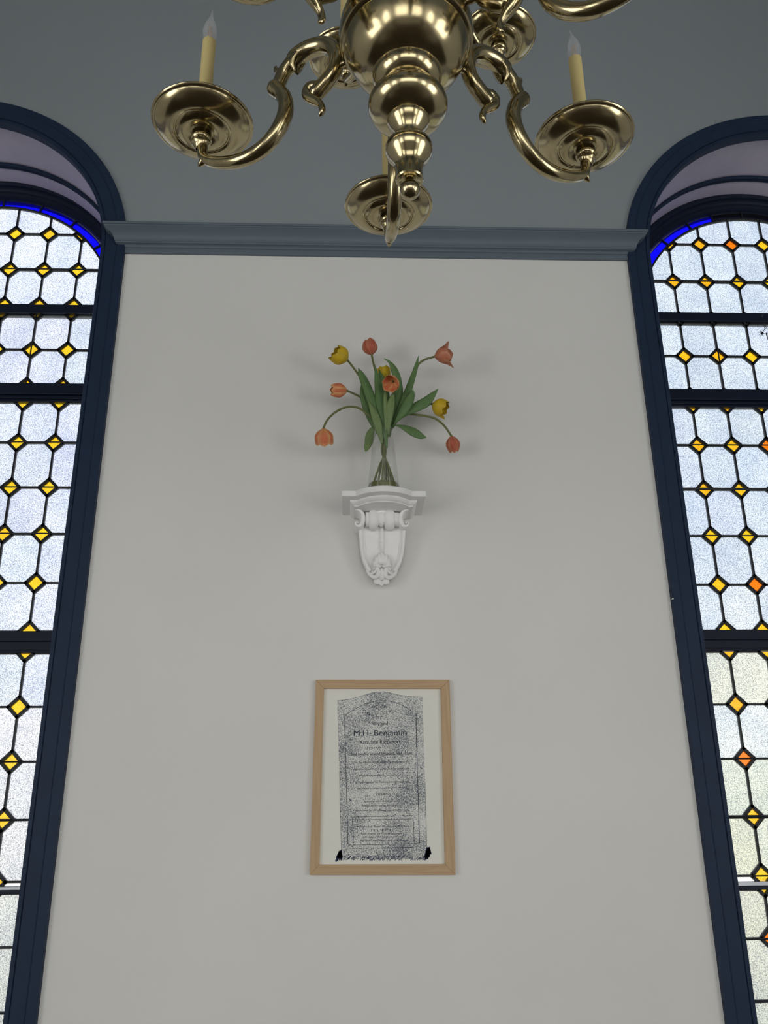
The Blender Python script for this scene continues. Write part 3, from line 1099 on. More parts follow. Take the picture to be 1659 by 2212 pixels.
# block between cove and scrolls
m = MB()
rows = []
for z, s, p in ((2.625, .060, .104), (2.610, .061, .102), (2.595, .062, .098), (2.580, .064, .086), (2.562, .066, .060)):
    rows.append([(BX - s, 0, z), (BX - s, -p * .72, z), (BX - s * .55, -p * .92, z), (BX, -p, z), (BX + s * .55, -p * .92, z), (BX + s, -p * .72, z), (BX + s, 0, z)])
n = 7
m.add([p for r in rows for p in r], [[j * n + i, j * n + i + 1, (j + 1) * n + i + 1, (j + 1) * n + i] for j in range(len(rows) - 1) for i in range(n - 1)] + [list(range(n))])
bpart(m, 'block', smooth=True, angle=40)
# gadrooned roll
GAD = [(-.062, .010), (-.051, -.001), (-.033, .011), (-.013, .0), (0.0, -.004), (.013, -.001), (.032, .011), (.052, .0), (.062, .006)]


def gad(x):
    u = (x + .062) / .124
    b = 0.0
    for c, w, h in ((-.036, .017, .012), (.026, .019, .012), (-.004, .007, .004), (.055, .010, .002), (-.060, .007, .003)):
        d = abs(x - c) / w
        if d < 1:
            b = max(b, h * math.sqrt(1 - d * d))
    return b


m = MB()


def rollf(u, v):
    x = -.066 + .132 * u
    g = gad(x)
    a = math.radians(70 - 235 * v)
    r = .019 + g
    rz = .027 + g * .9
    hang = .010 * (g / .012) * max(0, -math.sin(a))
    return (BX + x - .001, -.090 - r * math.cos(a), 2.594 + rz * math.sin(a) * .92 - hang)


m.grid(rollf, 80, 22, uv=False)
bpart(m, 'gadroon_roll', smooth=True, solid=.002)
# side volutes
def b6(p, y):
    """point of the bracket measured at p, brought to depth y"""
    return at(700 + p[0] / 6.381, 1020 + p[1] / 6.381, y)


for sg in (-1, 1):
    path = [(430, 519), (474, 521), (512, 545), (534, 590), (537, 645), (526, 694), (498, 728), (462, 734), (438, 713), (436, 687), (455, 677), (470, 690)]
    hw = [6, 13, 23, 30, 32, 31, 27, 21, 16, 13, 11, 9]
    if sg > 0:
        path = [(800 + (795 - x) * 1.0, y + 4) for x, y in path]
    s_ = spline([(*p, w) for p, w in zip(path, hw)], 5)
    m = MB()
    vs, fs = [], []
    nn = len(s_)
    for i, (x, y, w) in enumerate(s_):
        a0, a1 = s_[max(0, i - 1)], s_[min(nn - 1, i + 1)]
        tx, ty = a1[0] - a0[0], a1[1] - a0[1]
        L = math.hypot(tx, ty) or 1
        ox, oy = -ty / L * w, tx / L * w
        t = i / (nn - 1)
        yf = -.126 + .010 * t
        for (ex, yy) in ((1, -.035), (1, yf + .004), (.62, yf), (-.62, yf), (-1, yf + .004), (-1, -.035)):
            vs.append(tuple(b6((x + ox * ex, y + oy * ex), -.122) + Vector((0, yy + .122, 0))))
    for i in range(nn - 1):
        for j in range(6):
            fs.append([6 * i + j, 6 * i + (j + 1) % 6, 6 * (i + 1) + (j + 1) % 6, 6 * (i + 1) + j])
    fs += [list(range(6)), [6 * (nn - 1) + j for j in range(5, -1, -1)]]
    m.add(vs, fs)
    bpart(m, 'volute', smooth=True, angle=50)
# tapering shield body
OUT = [(2.578, .090), (2.540, .0885), (2.500, .0860), (2.465, .0815), (2.435, .0735), (2.410, .0610), (2.392, .0470), (2.378, .0330), (2.366, .0200), (2.358, .006)]


def half(z):
    for (z0, w0), (z1, w1) in zip(OUT[:-1], OUT[1:]):
        if z <= z0 and z >= z1:
            t = (z0 - z) / (z0 - z1)
            return w0 + (w1 - w0) * t
    return OUT[-1][1]


def proj_depth(z):
    t = (2.578 - z) / .22
    return .080 - .038 * t ** 1.2


m = MB()


def bodyf(u, v):
    z = 2.578 - .220 * v
    w = half(z)
    x = (u - .5) * 2
    e = abs(x)
    d = proj_depth(z)
    # raised border, sunk field, central rib
    bw = .017 / max(w, .018)
    if e > 1 - .02:
        dd = d * .15
    elif e > 1 - bw:
        dd = d * (1.0 - .35 * ((e - (1 - bw)) / bw) ** 2) + .002
    elif e > 1 - bw * 1.25:
        dd = d - .007
    else:
        dd = d - .010 + .006 * (e / (1 - bw)) ** 2
        if w * e < .0085:
            dd = d - .010 + .011 * math.sqrt(max(0, 1 - (w * e / .0085) ** 2))
    return (BX - .003 + x * w, -max(.0, dd), z)


m.grid(bodyf, 72, 44, uv=False)
bpart(m, 'shield', smooth=True)
for sg in (-1, 1):
    m = MB()
    s = spline([(BX - .003 + sg * (half(z) - .0055 if z > 2.40 else half(z) - .004), -proj_depth(z) - .001, z) for z in (2.575, 2.53, 2.48, 2.44, 2.415, 2.398)], 5)
    L = len(s)
    m.tube([tuple(p) for p in s], [.0078] * L, 10)
    bpart(m, 'border_rib', smooth=True)
m = MB()
m.tube([(BX - .003, -.070, 2.580), (BX - .003, -.0695, 2.53), (BX - .003, -.068, 2.49), (BX - .003, -.062, 2.47)], [.0085, .0078, .0072, .006], 14)
m.lathe([(.006, -.005), (.0098, -.004), (.0105, 0), (.0098, .004), (.006, .005)], 18, (BX - .003, -.068, 2.508))
m.lathe([(.006, -.003), (.0092, 0), (.006, .003)], 18, (BX - .003, -.068, 2.497))
m.lathe([(.0055, -.016), (.009, -.012), (.0100, 0), (.009, .012), (.0055, .016)], 18, (BX - .003, -.0665, 2.542))
bpart(m, 'centre_rib', smooth=True)
# scallop shell: a ribbed fan opening upwards
m = MB()
SHC = b6((800, 1306), -.082)


def shellf(u, v):
    a = math.radians(2 + 176 * u)
    rib = math.cos(u * 2 * PI * 6.5)
    lob = 1 + (.045 * rib + .02) * v ** 2
    rx, rz = (.006 + .0285 * v) * lob, (.005 + .050 * v) * lob
    dep = .012 * math.sin(min(1, v * 1.1) * PI * .62) + .0022 * v * rib - (.006 * max(0, (v - .82) / .18))
    return (SHC.x + rx * math.cos(a), -.070 - dep, SHC.z + rz * math.sin(a))


m.grid(shellf, 104, 14, uv=False)
bpart(m, 'shell', smooth=True, solid=.004)
for k, rr in enumerate((.0150, .0098)):
    m = MB()
    m.tube([(SHC.x + rr * math.cos(math.radians(a)), -.0865 - .0015 * k, SHC.z + .004 + rr * .95 * math.sin(math.radians(a))) for a in range(8, 173, 15)],
           [.0010] + [.0021] * 9 + [.0010] * 1, 8)
    bpart(m, 'shell_fold', smooth=True)
# smooth bulb and flared leaf hanging below it
m = MB()
bulb_prof = []
for k in range(13):
    t = k / 12
    bulb_prof.append((max(.0003, .0115 * math.sin(PI * (.08 + .84 * t)) ** .8 * (.72 + .5 * t)), SHC.z - .002 - .046 * t))
m.lathe([(r, z) for r, z in bulb_prof], 24, (SHC.x - .0005, -.066, 0))
bpart(m, 'pendant_bulb', smooth=True)
m = MB()
TC = b6((792, 1440), -.055)


def tipf(u, v):
    x = (u - .5) * 2
    w = .0125 + .0155 * math.sin(max(0, (v - .10) / .90) * PI / 2) ** .8 * (1 - .30 * max(0, v - .72) / .28)
    lob = .5 + .5 * math.cos(x * PI * 2.5)
    z = TC.z + .006 - .040 * v * (1 - .24 * abs(x) ** 1.6) - .0058 * v ** 3 * lob
    y = -.046 - .015 * (1 - x * x) * (1 - v * .6) - .012 * max(0, v - .55) / .45 - .0018 * v * math.cos(x * PI * 2.5)
    return (TC.x + x * w * (1 + .07 * math.sin(v * PI * 3.2)), y, z)


m.grid(tipf, 48, 22, uv=False)
bpart(m, 'acanthus_drop', smooth=True, solid=.010)
for sg in (-1, 1):
    def mx(p):
        return p if sg < 0 else (1590 - p[0] + 4, p[1] + 6)
    m = MB()
    sc = spline([tuple(b6(mx(p), y)) for p, y in (((585, 1352), -.050), ((622, 1402), -.056), ((668, 1440), -.061), ((714, 1446), -.065), ((744, 1408), -.067), ((748, 1350), -.068), ((724, 1312), -.067), ((692, 1316), -.066), ((684, 1348), -.066))], 6)
    nn = len(sc)
    m.tube(sc, [.0030 + .0052 * math.sin(PI * min(1, (i / (nn - 1)) * 1.08 + .06)) ** .9 if i / (nn - 1) < .86 else .0030 + .0012 * (1 - i / (nn - 1)) for i in range(nn)], 12)
    bpart(m, 'leaf_scroll', smooth=True)
    m = MB()
    sc = spline([tuple(b6(mx(p), y)) for p, y in (((640, 1400), -.058), ((672, 1392), -.066), ((706, 1366), -.070), ((724, 1330), -.071))], 6)
    nn = len(sc)
    m.tube(sc, [.0012 + .0032 * math.sin(PI * i / (nn - 1)) for i in range(nn)], 10)
    bpart(m, 'leaf_fold', smooth=True)
    if sg > 0:
        m = MB()
        sc = spline([tuple(b6(p, y)) for p, y in (((960, 1440), -.045), ((985, 1415), -.046), ((998, 1392), -.044))], 4)
        m.tube(sc, [.0045, .0050, .0050, .0048, .0045, .0042, .0035, .0030, .0015][:len(sc)], 10)
        bpart(m, 'leaf_bud', smooth=True)

# ------------------------------------------------------------------ vase, water, tulips
VX, VY, VZ = .1135, -.135, 2.6655
v = empty('glass_vase', (VX, VY, VZ))
tag(v, 'clear tapering glass vase standing on the white wall bracket', 'vase')
g = MB()
g.lathe([(.0001, .0), (.060, .0), (.0645, .003), (.0655, .008), (.0345, .308), (.0338, .310), (.0330, .308), (.0625, .010), (.060, .006), (.0001, .006)], 56)
g.build('vessel', MAT['vase'], v, smooth=True, angle=40)
w = MB()
w.lathe([(.0001, .0062), (.0595, .0062), (.0618, .011), (.0578, .0515), (.0001, .0515)], 48, (VX, VY, VZ))
wo = w.build('vase_water', MAT['water'], smooth=True, angle=40)
tag(wo, 'shallow olive green water in the bottom of the glass vase', 'water')

S4 = 4.1475


def c4(p, y):
    """point from the bouquet measurements at depth y"""
    return at(640 + p[0] / S4, 700 + p[1] / S4, y)


STEM_R = .0043


def stem_path(top_pts, neck, foot):
    """foot in the vase (x offset, y offset), neck point, then the outer run ending at the flower"""
    f0, n0_ = Vector((VX + foot[0] * 1.4, VY + foot[1] * 1.3, VZ + .012)), Vector((VX + neck[0] * .9, VY + neck[1] * .8, VZ + .205))
    pts = [tuple(f0.lerp(n0_, t)) for t in (0, .33, .66, 1)]
    pts += [tuple(c4(p, y)) for (p, y) in top_pts]
    return spline(pts, 8)


def petal(root, mat, base, ax, e1, e2, ang, L, R, width, closing, flare, twist=0.0, lift=0.0):
    """one cupped petal about the bloom's axis"""
    m = MB()
    d = e1 * math.cos(ang) + e2 * math.sin(ang)
    t = e2 * math.cos(ang) - e1 * math.sin(ang)

    def f(u, v):
        x = (u - .5) * 2
        vv = v
        prof = math.sin(min(1.0, vv / .5) * PI / 2) ** .7 if vv < .5 else 1 - (1 - closing) * ((vv - .5) / .5) ** 1.7
        r = R * max(.05, prof) + flare * R * vv ** 3
        wd = 1.3 * width * (.62 + .38 * math.sin(min(1, vv / .5) * PI / 2)) * (1 if vv < .55 else max(.0, 1 - ((vv - .55) / .458) ** 3.6) ** .6)
        phi = x * wd + twist * vv
        rr = r * (1 - .05 * x * x)
        h = L * (vv - .05 * vv * x * x) + lift * vv
        return base + ax * h + (d * math.cos(phi) + t * math.sin(phi)) * rr
    m.grid(f, 12, 18)
    return m.build('petal', MAT[mat], root, smooth=True, solid=.0009, subsurf=1)


def bloom(root, mat, bpx, tpx, yb, yt, R, petals, L=None):
    b = c4(bpx, yb)
    tt = c4(tpx, yt)
    ax = (tt - b)
    L = L or ax.length
    ax.normalize()
    e1 = Vector((0, -1, 0))
    e1 = (e1 - ax * e1.dot(ax)).normalized()
    e2 = ax.cross(e1)
    for (ang, lf, rf, wd, cl, fl) in petals:
        petal(root, mat, b, ax, e1, e2, math.radians(ang), L * lf, R * rf, wd, cl, fl)
    # pistil and the cup where stem and petals meet
    m = MB()
    m.tube([b - ax * .002, b + ax * .004, b + ax * L * .3], [STEM_R * 1.1, STEM_R * 1.25, .0025], 10)
    m.build('pistil', MAT['stem'], root, smooth=True)


def leaf(root, pts, ys, widths, mat='leaf', cup=.35, flip=1):
    """strap leaf: centre line and full widths in bouquet units, folded along the middle"""
    ctrl = [[*c4(p, y), w / S4 / 565 * 1.0] for p, y, w in zip(pts, ys, widths)]
    s = spline(ctrl, 7)
    n = len(s)
    m = MB()

    def f(u, v):
        k = v * (n - 1)
        i = min(n - 2, int(k))
        t = k - i
        p = [a + (b - a) * t for a, b in zip(s[i], s[i + 1])]
        i0, i1 = max(0, i - 1), min(n - 1, i + 2)
        tg = Vector([b - a for a, b in zip(s[i0][:3], s[i1][:3])]).normalized()
        sd = tg.cross(Vector((0, 1, 0)))
        sd = sd.normalized() if sd.length > 1e-5 else Vector((1, 0, 0))
        nr = sd.cross(tg).normalized()
        x = (u - .5) * 2
        w = max(.0004, p[3]) / 2
        return Vector(p[:3]) + sd * (x * w) + nr * (flip * cup * w * (x * x - .3))
    m.grid(f, 8, 26)
    return m.build('leaf', MAT[mat], root, smooth=True, solid=.0010)


def tulip(label, mat, stem_pts, neck, foot, blo, leaves):
    p0 = (VX + foot[0], VY + foot[1], VZ + .012)
    root = empty('tulip', p0)
    tag(root, label, 'tulip', 'tulips in the glass vase')
    root['_x'] = 0
    del root['_x']
    bpy.context.view_layer.update()
    path = stem_path(stem_pts, neck, foot)
    m = MB()
    m.tube([tuple(p) for p in path], STEM_R, 10)
    m.build('stem', MAT['stem'], root, smooth=True)
    bloom(root, mat, *blo)
    for lf in leaves:
        leaf(root, *lf)
    for c in root.children:
        c.matrix_parent_inverse = Matrix.Translation(-Vector(p0))
    return root


def ring6(R1=1.0, w=.62, cl=.75, fl=0.0, off=0, lf=1.0):
    return [(off + 60 * k, lf * (1 - .03 * (k % 2)), R1 * (1.0 if k % 2 == 0 else .93), w, cl, fl) for k in range(6)]


PX = 1 / S4 / 565      # metres per bouquet unit
# yellow, upper left
tulip('yellow tulip at the upper left, its open cup tipped to the left', 'yellow',
      [((716, 720), -.150), ((640, 600), -.155), ((560, 460), -.155), ((500, 375), -.150), ((462, 328), -.148)],
      (.010, .006), (-.038, -.012),
      ((460, 324), (346, 252), -.148, -.178, 88 * PX,
       [(0, .90, .95, .70, .80, .0), (62, .96, 1.0, .66, .82, .0), (-62, 1.0, 1.05, .70, .84, .0), (125, .92, .95, .66, .8, .0), (180, .92, .95, .66, .8, .0), (-122, 1.04, 1.05, .70, .86, .0)], 166 * PX),
      [([(790, 1045), (765, 960), (742, 880), (690, 720), (632, 560), (585, 455), (556, 394)], [-.140, -.150, -.163, -.170, -.172, -.168, -.160], [18, 46, 74, 92, 84, 62, 3], 'leaf', .4)])
# red, top
tulip('red and cream tulip standing upright at the top of the bouquet', 'red',
      [((760, 760), -.135), ((742, 640), -.138), ((718, 470), -.138), ((698, 380), -.136), ((676, 278), -.134)],
      (.004, -.004), (-.022, .020),
      ((674, 275), (646, 122), -.134, -.140, 74 * PX, ring6(1.0, .62, .62, .05, 12), 158 * PX),
      [([(812, 1110), (800, 1010), (790, 880), (758, 720), (738, 580), (722, 470), (706, 366)], [-.150, -.160, -.168, -.176, -.170, -.160, -.150], [16, 40, 70, 92, 72, 46, 3], 'leaf', .4)])
# salmon, upper right
tulip('salmon tulip at the upper right with petals splayed wide', 'salmon',
      [((880, 880), -.140), ((960, 720), -.150), ((1040, 540), -.158), ((1070, 440), -.160), ((1092, 365), -.162), ((1150, 320), -.166), ((1238, 292), -.168)],
      (-.002, .004), (.030, .008),
      ((1238, 292), (1392, 268), -.168, -.180, 76 * PX,
       [(-4, .86, .98, .72, .82, .0), (-92, 1.0, .98, .60, 1.0, .85), (100, 1.06, .95, .55, 1.0, .95), (150, 1.0, .9, .6, .9, .1), (208, 1.14, .95, .75, .9, .12), (46, .98, 1.0, .62, .9, .22)], 158 * PX),
      [([(838, 960), (872, 890), (925, 770), (995, 610), (1052, 450), (1080, 350), (1096, 283)], [-.135, -.146, -.158, -.166, -.168, -.166, -.162], [14, 46, 62, 66, 48, 26, 2], 'leaf', .45)])
# orange, middle left
tulip('orange and pink tulip pointing straight left at mid height', 'orange',
      [((770, 900), -.120), ((700, 768), -.112), ((620, 682), -.112), ((540, 636), -.118), ((458, 598), -.125)],
      (.006, .010), (.012, .030),
      ((456, 597), (300, 590), -.125, -.135, 68 * PX, ring6(1.0, .60, .72, .05, 30), 160 * PX),
      [([(745, 985), (722, 930), (682, 850), (636, 745), (606, 660), (590, 600), (582, 540)], [-.120, -.128, -.138, -.146, -.148, -.145, -.140], [26, 64, 84, 84, 66, 40, 3], 'leaf', .4)])
# orange, drooping left
tulip('orange and yellow tulip drooping lowest on the left of the bouquet', 'orange',
      [((745, 930), -.150), ((690, 852), -.165), ((636, 808), -.172), ((582, 764), -.176), ((520, 742), -.178), ((440, 746), -.178), ((350, 790), -.176), ((280, 858), -.174), ((244, 930), -.172)],
      (.000, .000), (-.005, -.035),
      ((243, 934), (252, 1078), -.176, -.142, 86 * PX, ring6(1.0, .60, .95, .02, 0), 158 * PX),
      [([(770, 1072), (752, 985), (730, 890), (700, 800), (672, 740), (655, 700)], [-.150, -.165, -.176, -.182, -.180, -.176], [18, 50, 78, 70, 40, 3], 'leaf2', .35),
       ([(708, 915), (690, 950), (664, 1000), (648, 1060), (632, 1110), (622, 1142)], [-.120, -.112, -.104, -.102, -.104, -.106], [30, 74, 92, 74, 50, 14], 'leaf2', .25)])
# yellow, behind the centre
tulip('yellow tulip half hidden behind the leaves at the centre', 'yellow',
      [((815, 800), -.105), ((808, 640), -.095), ((800, 540), -.092), ((792, 500), -.092)],
      (.002, .012), (.020, -.022),
      ((790, 500), (784, 372), -.092, -.098, 66 * PX, ring6(1.0, .62, .92, .08, 20), 126 * PX),
      [([(822, 960), (818, 880), (806, 740), (790, 600), (765, 490), (742, 408)], [-.118, -.120, -.122, -.122, -.120, -.116], [30, 60, 84, 84, 62, 3], 'leaf', .4)])
# orange, front centre facing out
tulip('orange tulip at the front centre, its open mouth facing out', 'orange',
      [((830, 880), -.146), ((842, 760), -.154), ((862, 640), -.164), ((878, 560), -.186), ((872, 520), -.210)],
      (.004, -.014), (.006, .010),
      ((868, 512), (822, 560), -.216, -.262, 66 * PX, ring6(1.08, .60, 1.0, .18, 34), 96 * PX),
      [([(824, 990), (820, 900), (832, 800), (848, 710), (866, 630)], [-.160, -.176, -.188, -.194, -.194], [22, 54, 74, 70, 30], 'leaf2', .3),
       ([(800, 960), (800, 860), (798, 760), (796, 660), (794, 580)], [-.168, -.182, -.190, -.190, -.186], [14, 26, 34, 32, 6], 'leaf2', .3),
       ([(830, 1010), (846, 900), (880, 770), (912, 640), (908, 520), (880, 410), (840, 345), (788, 308)], [-.135, -.142, -.148, -.150, -.150, -.150, -.152, -.156], [24, 56, 84, 92, 84, 66, 30, 6], 'leaf', .4)])
# yellow, right
tulip('yellow tulip on the right, nodding beside a broad leaf', 'yellow',
      [((868, 880), -.130), ((930, 800), -.130), ((1030, 738), -.132), ((1130, 712), -.136), ((1218, 716), -.140)],
      (-.004, .006), (.040, -.006),
      ((1220, 716), (1342, 768), -.140, -.152, 82 * PX,
       [(0, 1.0, 1.0, .66, .78, .0), (58, .98, .95, .6, .9, .12), (-62, 1.0, 1.0, .62, .85, .10), (122, 1.12, 1.0, .55, .95, .12), (180, 1.0, .9, .6, .85, .0), (-120, 1.0, .95, .6, .8, .05)], 150 * PX),
      [([(872, 905), (920, 850), (990, 790), (1080, 738), (1160, 695), (1225, 630), (1272, 580)], [-.140, -.152, -.160, -.164, -.166, -.166, -.166], [8, 26, 62, 96, 98, 54, 2], 'leaf', .3)])
# red, drooping right
tulip('red tulip drooping lowest on the right of the bouquet', 'red',
      [((848, 900), -.140), ((900, 840), -.140), ((970, 806), -.138), ((1090, 815), -.134), ((1180, 828), -.130), ((1252, 852), -.126), ((1326, 912), -.118), ((1388, 1000), -.108)],
      (-.006, -.004), (.036, -.026),
      ((1390, 1002), (1416, 1150), -.108, -.078, 66 * PX, ring6(1.0, .62, .60, .0, 8), 160 * PX),
      [([(870, 906), (905, 850), (950, 790), (1000, 705), (1035, 630), (1046, 588)], [-.150, -.164, -.176, -.184, -.186, -.184], [10, 44, 78, 90, 58, 6], 'leaf', .4),
       ([(868, 905), (915, 910), (975, 928), (1050, 965), (1118, 1002), (1168, 1018)], [-.160, -.180, -.192, -.198, -.200, -.200], [8, 22, 56, 84, 60, 3], 'leaf', .3)])

# ------------------------------------------------------------------ framed rubbing
FR = empty('picture_frame', tuple(at(826, 1880, 0)))
tag(FR, 'pale wood picture frame with a gravestone rubbing, hanging below the bracket', 'picture frame')
FLOC = Vector(FR.location)


def fpart(mb, name, mat, parent=None, **kw):
    o = mb.build(name, mat, parent or FR, **kw)
    o.matrix_parent_inverse = Matrix.Translation(-FLOC)
    return o


YF, YP = -.020, -.007
O = [at(*p, YF) for p in ((682.5, 1468.5), (971, 1468.5), (984, 1890), (669, 1890))]
I = [at(*p, YF) for p in ((699.5, 1487), (952.3, 1487.3), (961.5, 1867), (689.5, 1868))]
O = [(p.x, p.z) for p in O]
I = [(p.x, p.z) for p in I]
names = ['woodh', 'woodv', 'woodh', 'woodv']
for i in range(4):
    j = (i + 1) % 4
    mb = MB()
    mb.prism([O[i], O[j], I[j], I[i]], YF, -.001)
    fpart(mb, 'frame_rail', MAT[names[i]], bevel=.0012)
mb = MB()
ex = .006
pp = [(I[0][0] - ex, I[0][1] + ex), (I[1][0] + ex, I[1][1] + ex), (I[2][0] + ex, I[2][1] - ex), (I[3][0] - ex, I[3][1] - ex)]
mb.prism(pp, YP, -.002)
paper = fpart(mb, 'paper', MAT['paper'])
S6 = 4.608


def c6(p, y=YP):
    q = at(650 + p[0] / S6, 1450 + p[1] / S6, y)
    return (q.x, q.z)


def sub(mb, name, mat):
    return mb.build(name, mat, paper)


rr = random.Random(5)
stone = [(363, 293), (430, 286), (520, 271), (580, 253), (640, 235), (690, 219), (740, 208), (800, 204), (850, 206), (900, 217), (960, 233), (1030, 246), (1090, 252), (1150, 253), (1210, 256),
         (1214, 400), (1220, 560), (1224, 700), (1230, 900), (1236, 1100), (1241, 1300), (1246, 1500), (1252, 1700), (1254, 1800)]
bot = []
x = 1250
while x > 405:
    bot.append((x, 1872 + rr.uniform(-14, 14)))
    x -= 14
stone += bot + [(404, 1800), (398, 1600), (392, 1400), (386, 1100), (380, 900), (373, 700), (368, 500), (364, 380)]
mb = MB()
pts = [c6(p) for p in stone]
tri = geometry.tessellate_polygon([[Vector((a, b, 0)) for a, b in pts]])
mb.add([(a, YP - .0003, b) for a, b in pts], [list(t) for t in tri])
sub(mb, 'stone_rubbing', MAT['rubbing'])
mb = MB()
W1 = 4.2 * 1 / S6 / 590


def line(pts, w=1.0, sm=0):
    q = spline([c6(p) for p in pts], 6) if sm else [c6(p) for p in pts]
    mb.ribbon(q, W1 * w, YP - .0007)


line([(437, 440), (500, 400), (560, 365), (640, 326), (720, 302), (800, 294), (880, 298), (960, 318), (1040, 356), (1112, 402)], 1.0, 1)
line([(437, 440), (438, 560), (442, 700), (446, 900), (450, 1040), (455, 1200), (460, 1400), (465, 1600), (470, 1722), (500, 1728)], 1.2)
line([(500, 1728), (512, 1740), (516, 1764), (700, 1760), (900, 1757), (1112, 1752), (1122, 1736), (1140, 1718), (1182, 1710)], 1.0)
line([(1146, 415), (1147, 500), (1151, 700), (1158, 1000), (1166, 1200), (1172, 1400), (1177, 1600), (1182, 1710)], 1.3)
line([(513, 1452), (700, 1446), (900, 1441), (1117, 1436)], 1.0)
line([(513, 1452), (518, 1600), (522, 1735)], 1.0)
line([(1117, 1436), (1122, 1560), (1128, 1722)], 1.0)
line([(520, 1730), (800, 1724), (1128, 1717)], .9)
line([(363, 293), (430, 286), (520, 271), (640, 235), (740, 208), (800, 204), (850, 206), (960, 233), (1090, 252), (1210, 256)], .7, 1)
line([(1236, 1100), (1246, 1500), (1254, 1790)], .6)
line([(384, 1000), (392, 1400), (404, 1800)], .6)
sub(mb, 'carved_outline', MAT['ink'])
# crayon shading at the foot
mb = MB()
for k in range(26):
    t = k / 25
    a = (378 + 30 * t, 1772 + rr.uniform(-4, 24) + (22 * (1 - t)))
    b = (345 + 62 * t + rr.uniform(-4, 4), 1880 + rr.uniform(-22, 22) - 20 * t)
    mb.ribbon([c6(a), c6(b)], W1 * 1.6, YP - .0006)
sub(mb, 'crayon_shading', MAT['ink2'])
mb = MB()
for k in range(26):
    t = k / 25
    a = (1250 + 32 * t, 1752 + rr.uniform(-4, 18))
    b = (1228 + 70 * t + rr.uniform(-6, 4), 1885 - 60 * t + rr.uniform(-14, 14))
    mb.ribbon([c6(a), c6(b)], W1 * 1.6, YP - .0006)
sub(mb, 'crayon_shading', MAT['ink2'])
mb = MB()
for k in range(150):
    xx = rr.uniform(405, 1245)
    L = rr.uniform(8, 34)
    y0 = 1852 + rr.uniform(-14, 26)
    mb.ribbon([c6((xx + L * .8, y0 - L * .45)), c6((xx, y0 + L * .35))], W1 * rr.uniform(.5, 1.2), YP - .0006)
sub(mb, 'crayon_shading', MAT['ink2'])
for cxy in ((1060, 1008), (490, 1284)):
    mb = MB()
    for k in range(8):
        p = (cxy[0] + rr.uniform(-8, 8), cxy[1] + rr.uniform(-8, 8))
        mb.ribbon([c6(p), c6((p[0] + rr.uniform(-12, 12), p[1] + rr.uniform(-9, 9)))], W1, YP - .0006)
    sub(mb, 'ink_blot', MAT['ink2'])
# two raised hands
mb = MB()


def hline(pts, w=.75):
    q = spline([c6(p) for p in pts], 5)
    mb.ribbon(q, W1 * w, YP - .0008)


for sg in (-1, 1):
    def h(x, y):
        return (781 + sg * x, y)
    hline([h(8, 470), h(14, 452), h(30, 438), h(40, 420), h(28, 400), h(10, 395), h(6, 380), h(18, 366), h(30, 372)])
    hline([h(8, 470), h(36, 468), h(66, 458), h(74, 440), h(68, 425)])
    hline([h(14, 455), h(44, 450), h(70, 440)])
    hline([h(30, 372), h(22, 350), h(12, 336), h(18, 332), h(30, 344), h(40, 362)])
    hline([h(40, 362), h(34, 345), h(26, 334), h(34, 332), h(44, 345), h(50, 365)])
    hline([h(50, 365), h(54, 345), h(58, 336), h(64, 340), h(62, 365)])
    hline([h(62, 365), h(66, 352), h(72, 350), h(74, 375), h(72, 400), h(68, 425)])
    hline([h(38, 420), h(46, 408), h(56, 404)], .5)
    hline([h(34, 432), h(44, 424), h(58, 425)], .5)
sub(mb, 'carved_hands', MAT['ink'])


def text(body_, x0, x1, yb, cap, slope=0.0, weight=0.0, mat='ink', name='inscription'):
    cu = bpy.data.curves.new('text', 'FONT')
    cu.body = body_
    cu.size = 1.0
    cu.offset = weight
    o = bpy.data.objects.new('text', cu)
    COL.objects.link(o)
    dg = bpy.context.evaluated_depsgraph_get()
    me = bpy.data.meshes.new_from_object(o.evaluated_get(dg))
    bpy.data.objects.remove(o)
    if not me.vertices:
        return
    xs = [q.co.x for q in me.vertices]
    xa, xb = min(xs), max(xs)
    mb = MB()
    vs = []
    for q in me.vertices:
        u = (q.co.x - xa) / (xb - xa)
        px = x0 + (x1 - x0) * u
        py = yb - slope * u - q.co.y / .70 * cap
        a, b = c6((px, py))
        vs.append((a, YP - .0009, b))
    mb.add(vs, [list(p.vertices) for p in me.polygons])
    mb.build(name, MAT[mat], paper)
    bpy.data.meshes.remove(me)


text('" holy god', 676, 866, 536, 34, 0)
text('M.H. Benjamin', 527, 1053, 643, 56, 6, .0)
text('Katz, late Rappaport', 588, 990, 724, 38, 8)
text('Died on the eve of Shavuot, 963, Lapic', 479, 1114, 840, 30, 10)
text('On the day the Torah was given, the soul of the', 528, 1076, 915, 19, 6)
text('righteous ascended to its source, its bride was brought', 530, 1080, 982, 18, 6)
text('to grave. May peace come to rest. They will answer him from', 553, 1075, 1046, 15, 8)
text('his teachings and his Talmud, his righteousness', 536, 1076, 1116, 21, 8)
text('were renewed and hidden. The light of his Torah shone from', 560, 1056, 1174, 15, 10)
text('T.N.Z.B.H.', 746, 870, 1233, 22, 2)
text('And the generous benefactor who is', 626, 986, 1304, 16, 6)
text('Blessed be she Leyhe, who took, set', 606, 1005, 1346, 22, 6)
text('up this stone, for the righteous, eternal remembrance', 543, 1076, 1394, 17, 6)
text('The old stone was restored and renewed by the grandchildren', 532, 1102, 1484, 15, 6)
text('His mother Rabbi Moshe, the fifth son', 562, 1072, 1556, 18, 6)
text('\u05e0\u05d1\u05e8  \u05df\u05d9\u05e0\u05db\u05d5', 690, 892, 1592, 22, 2, .004)
text('Rabbi Avraham the Priest, whose fathers', 602, 1000, 1626, 17, 4)
text('Light, light of the righteous and wise', 610, 1012, 1656, 17, 4)
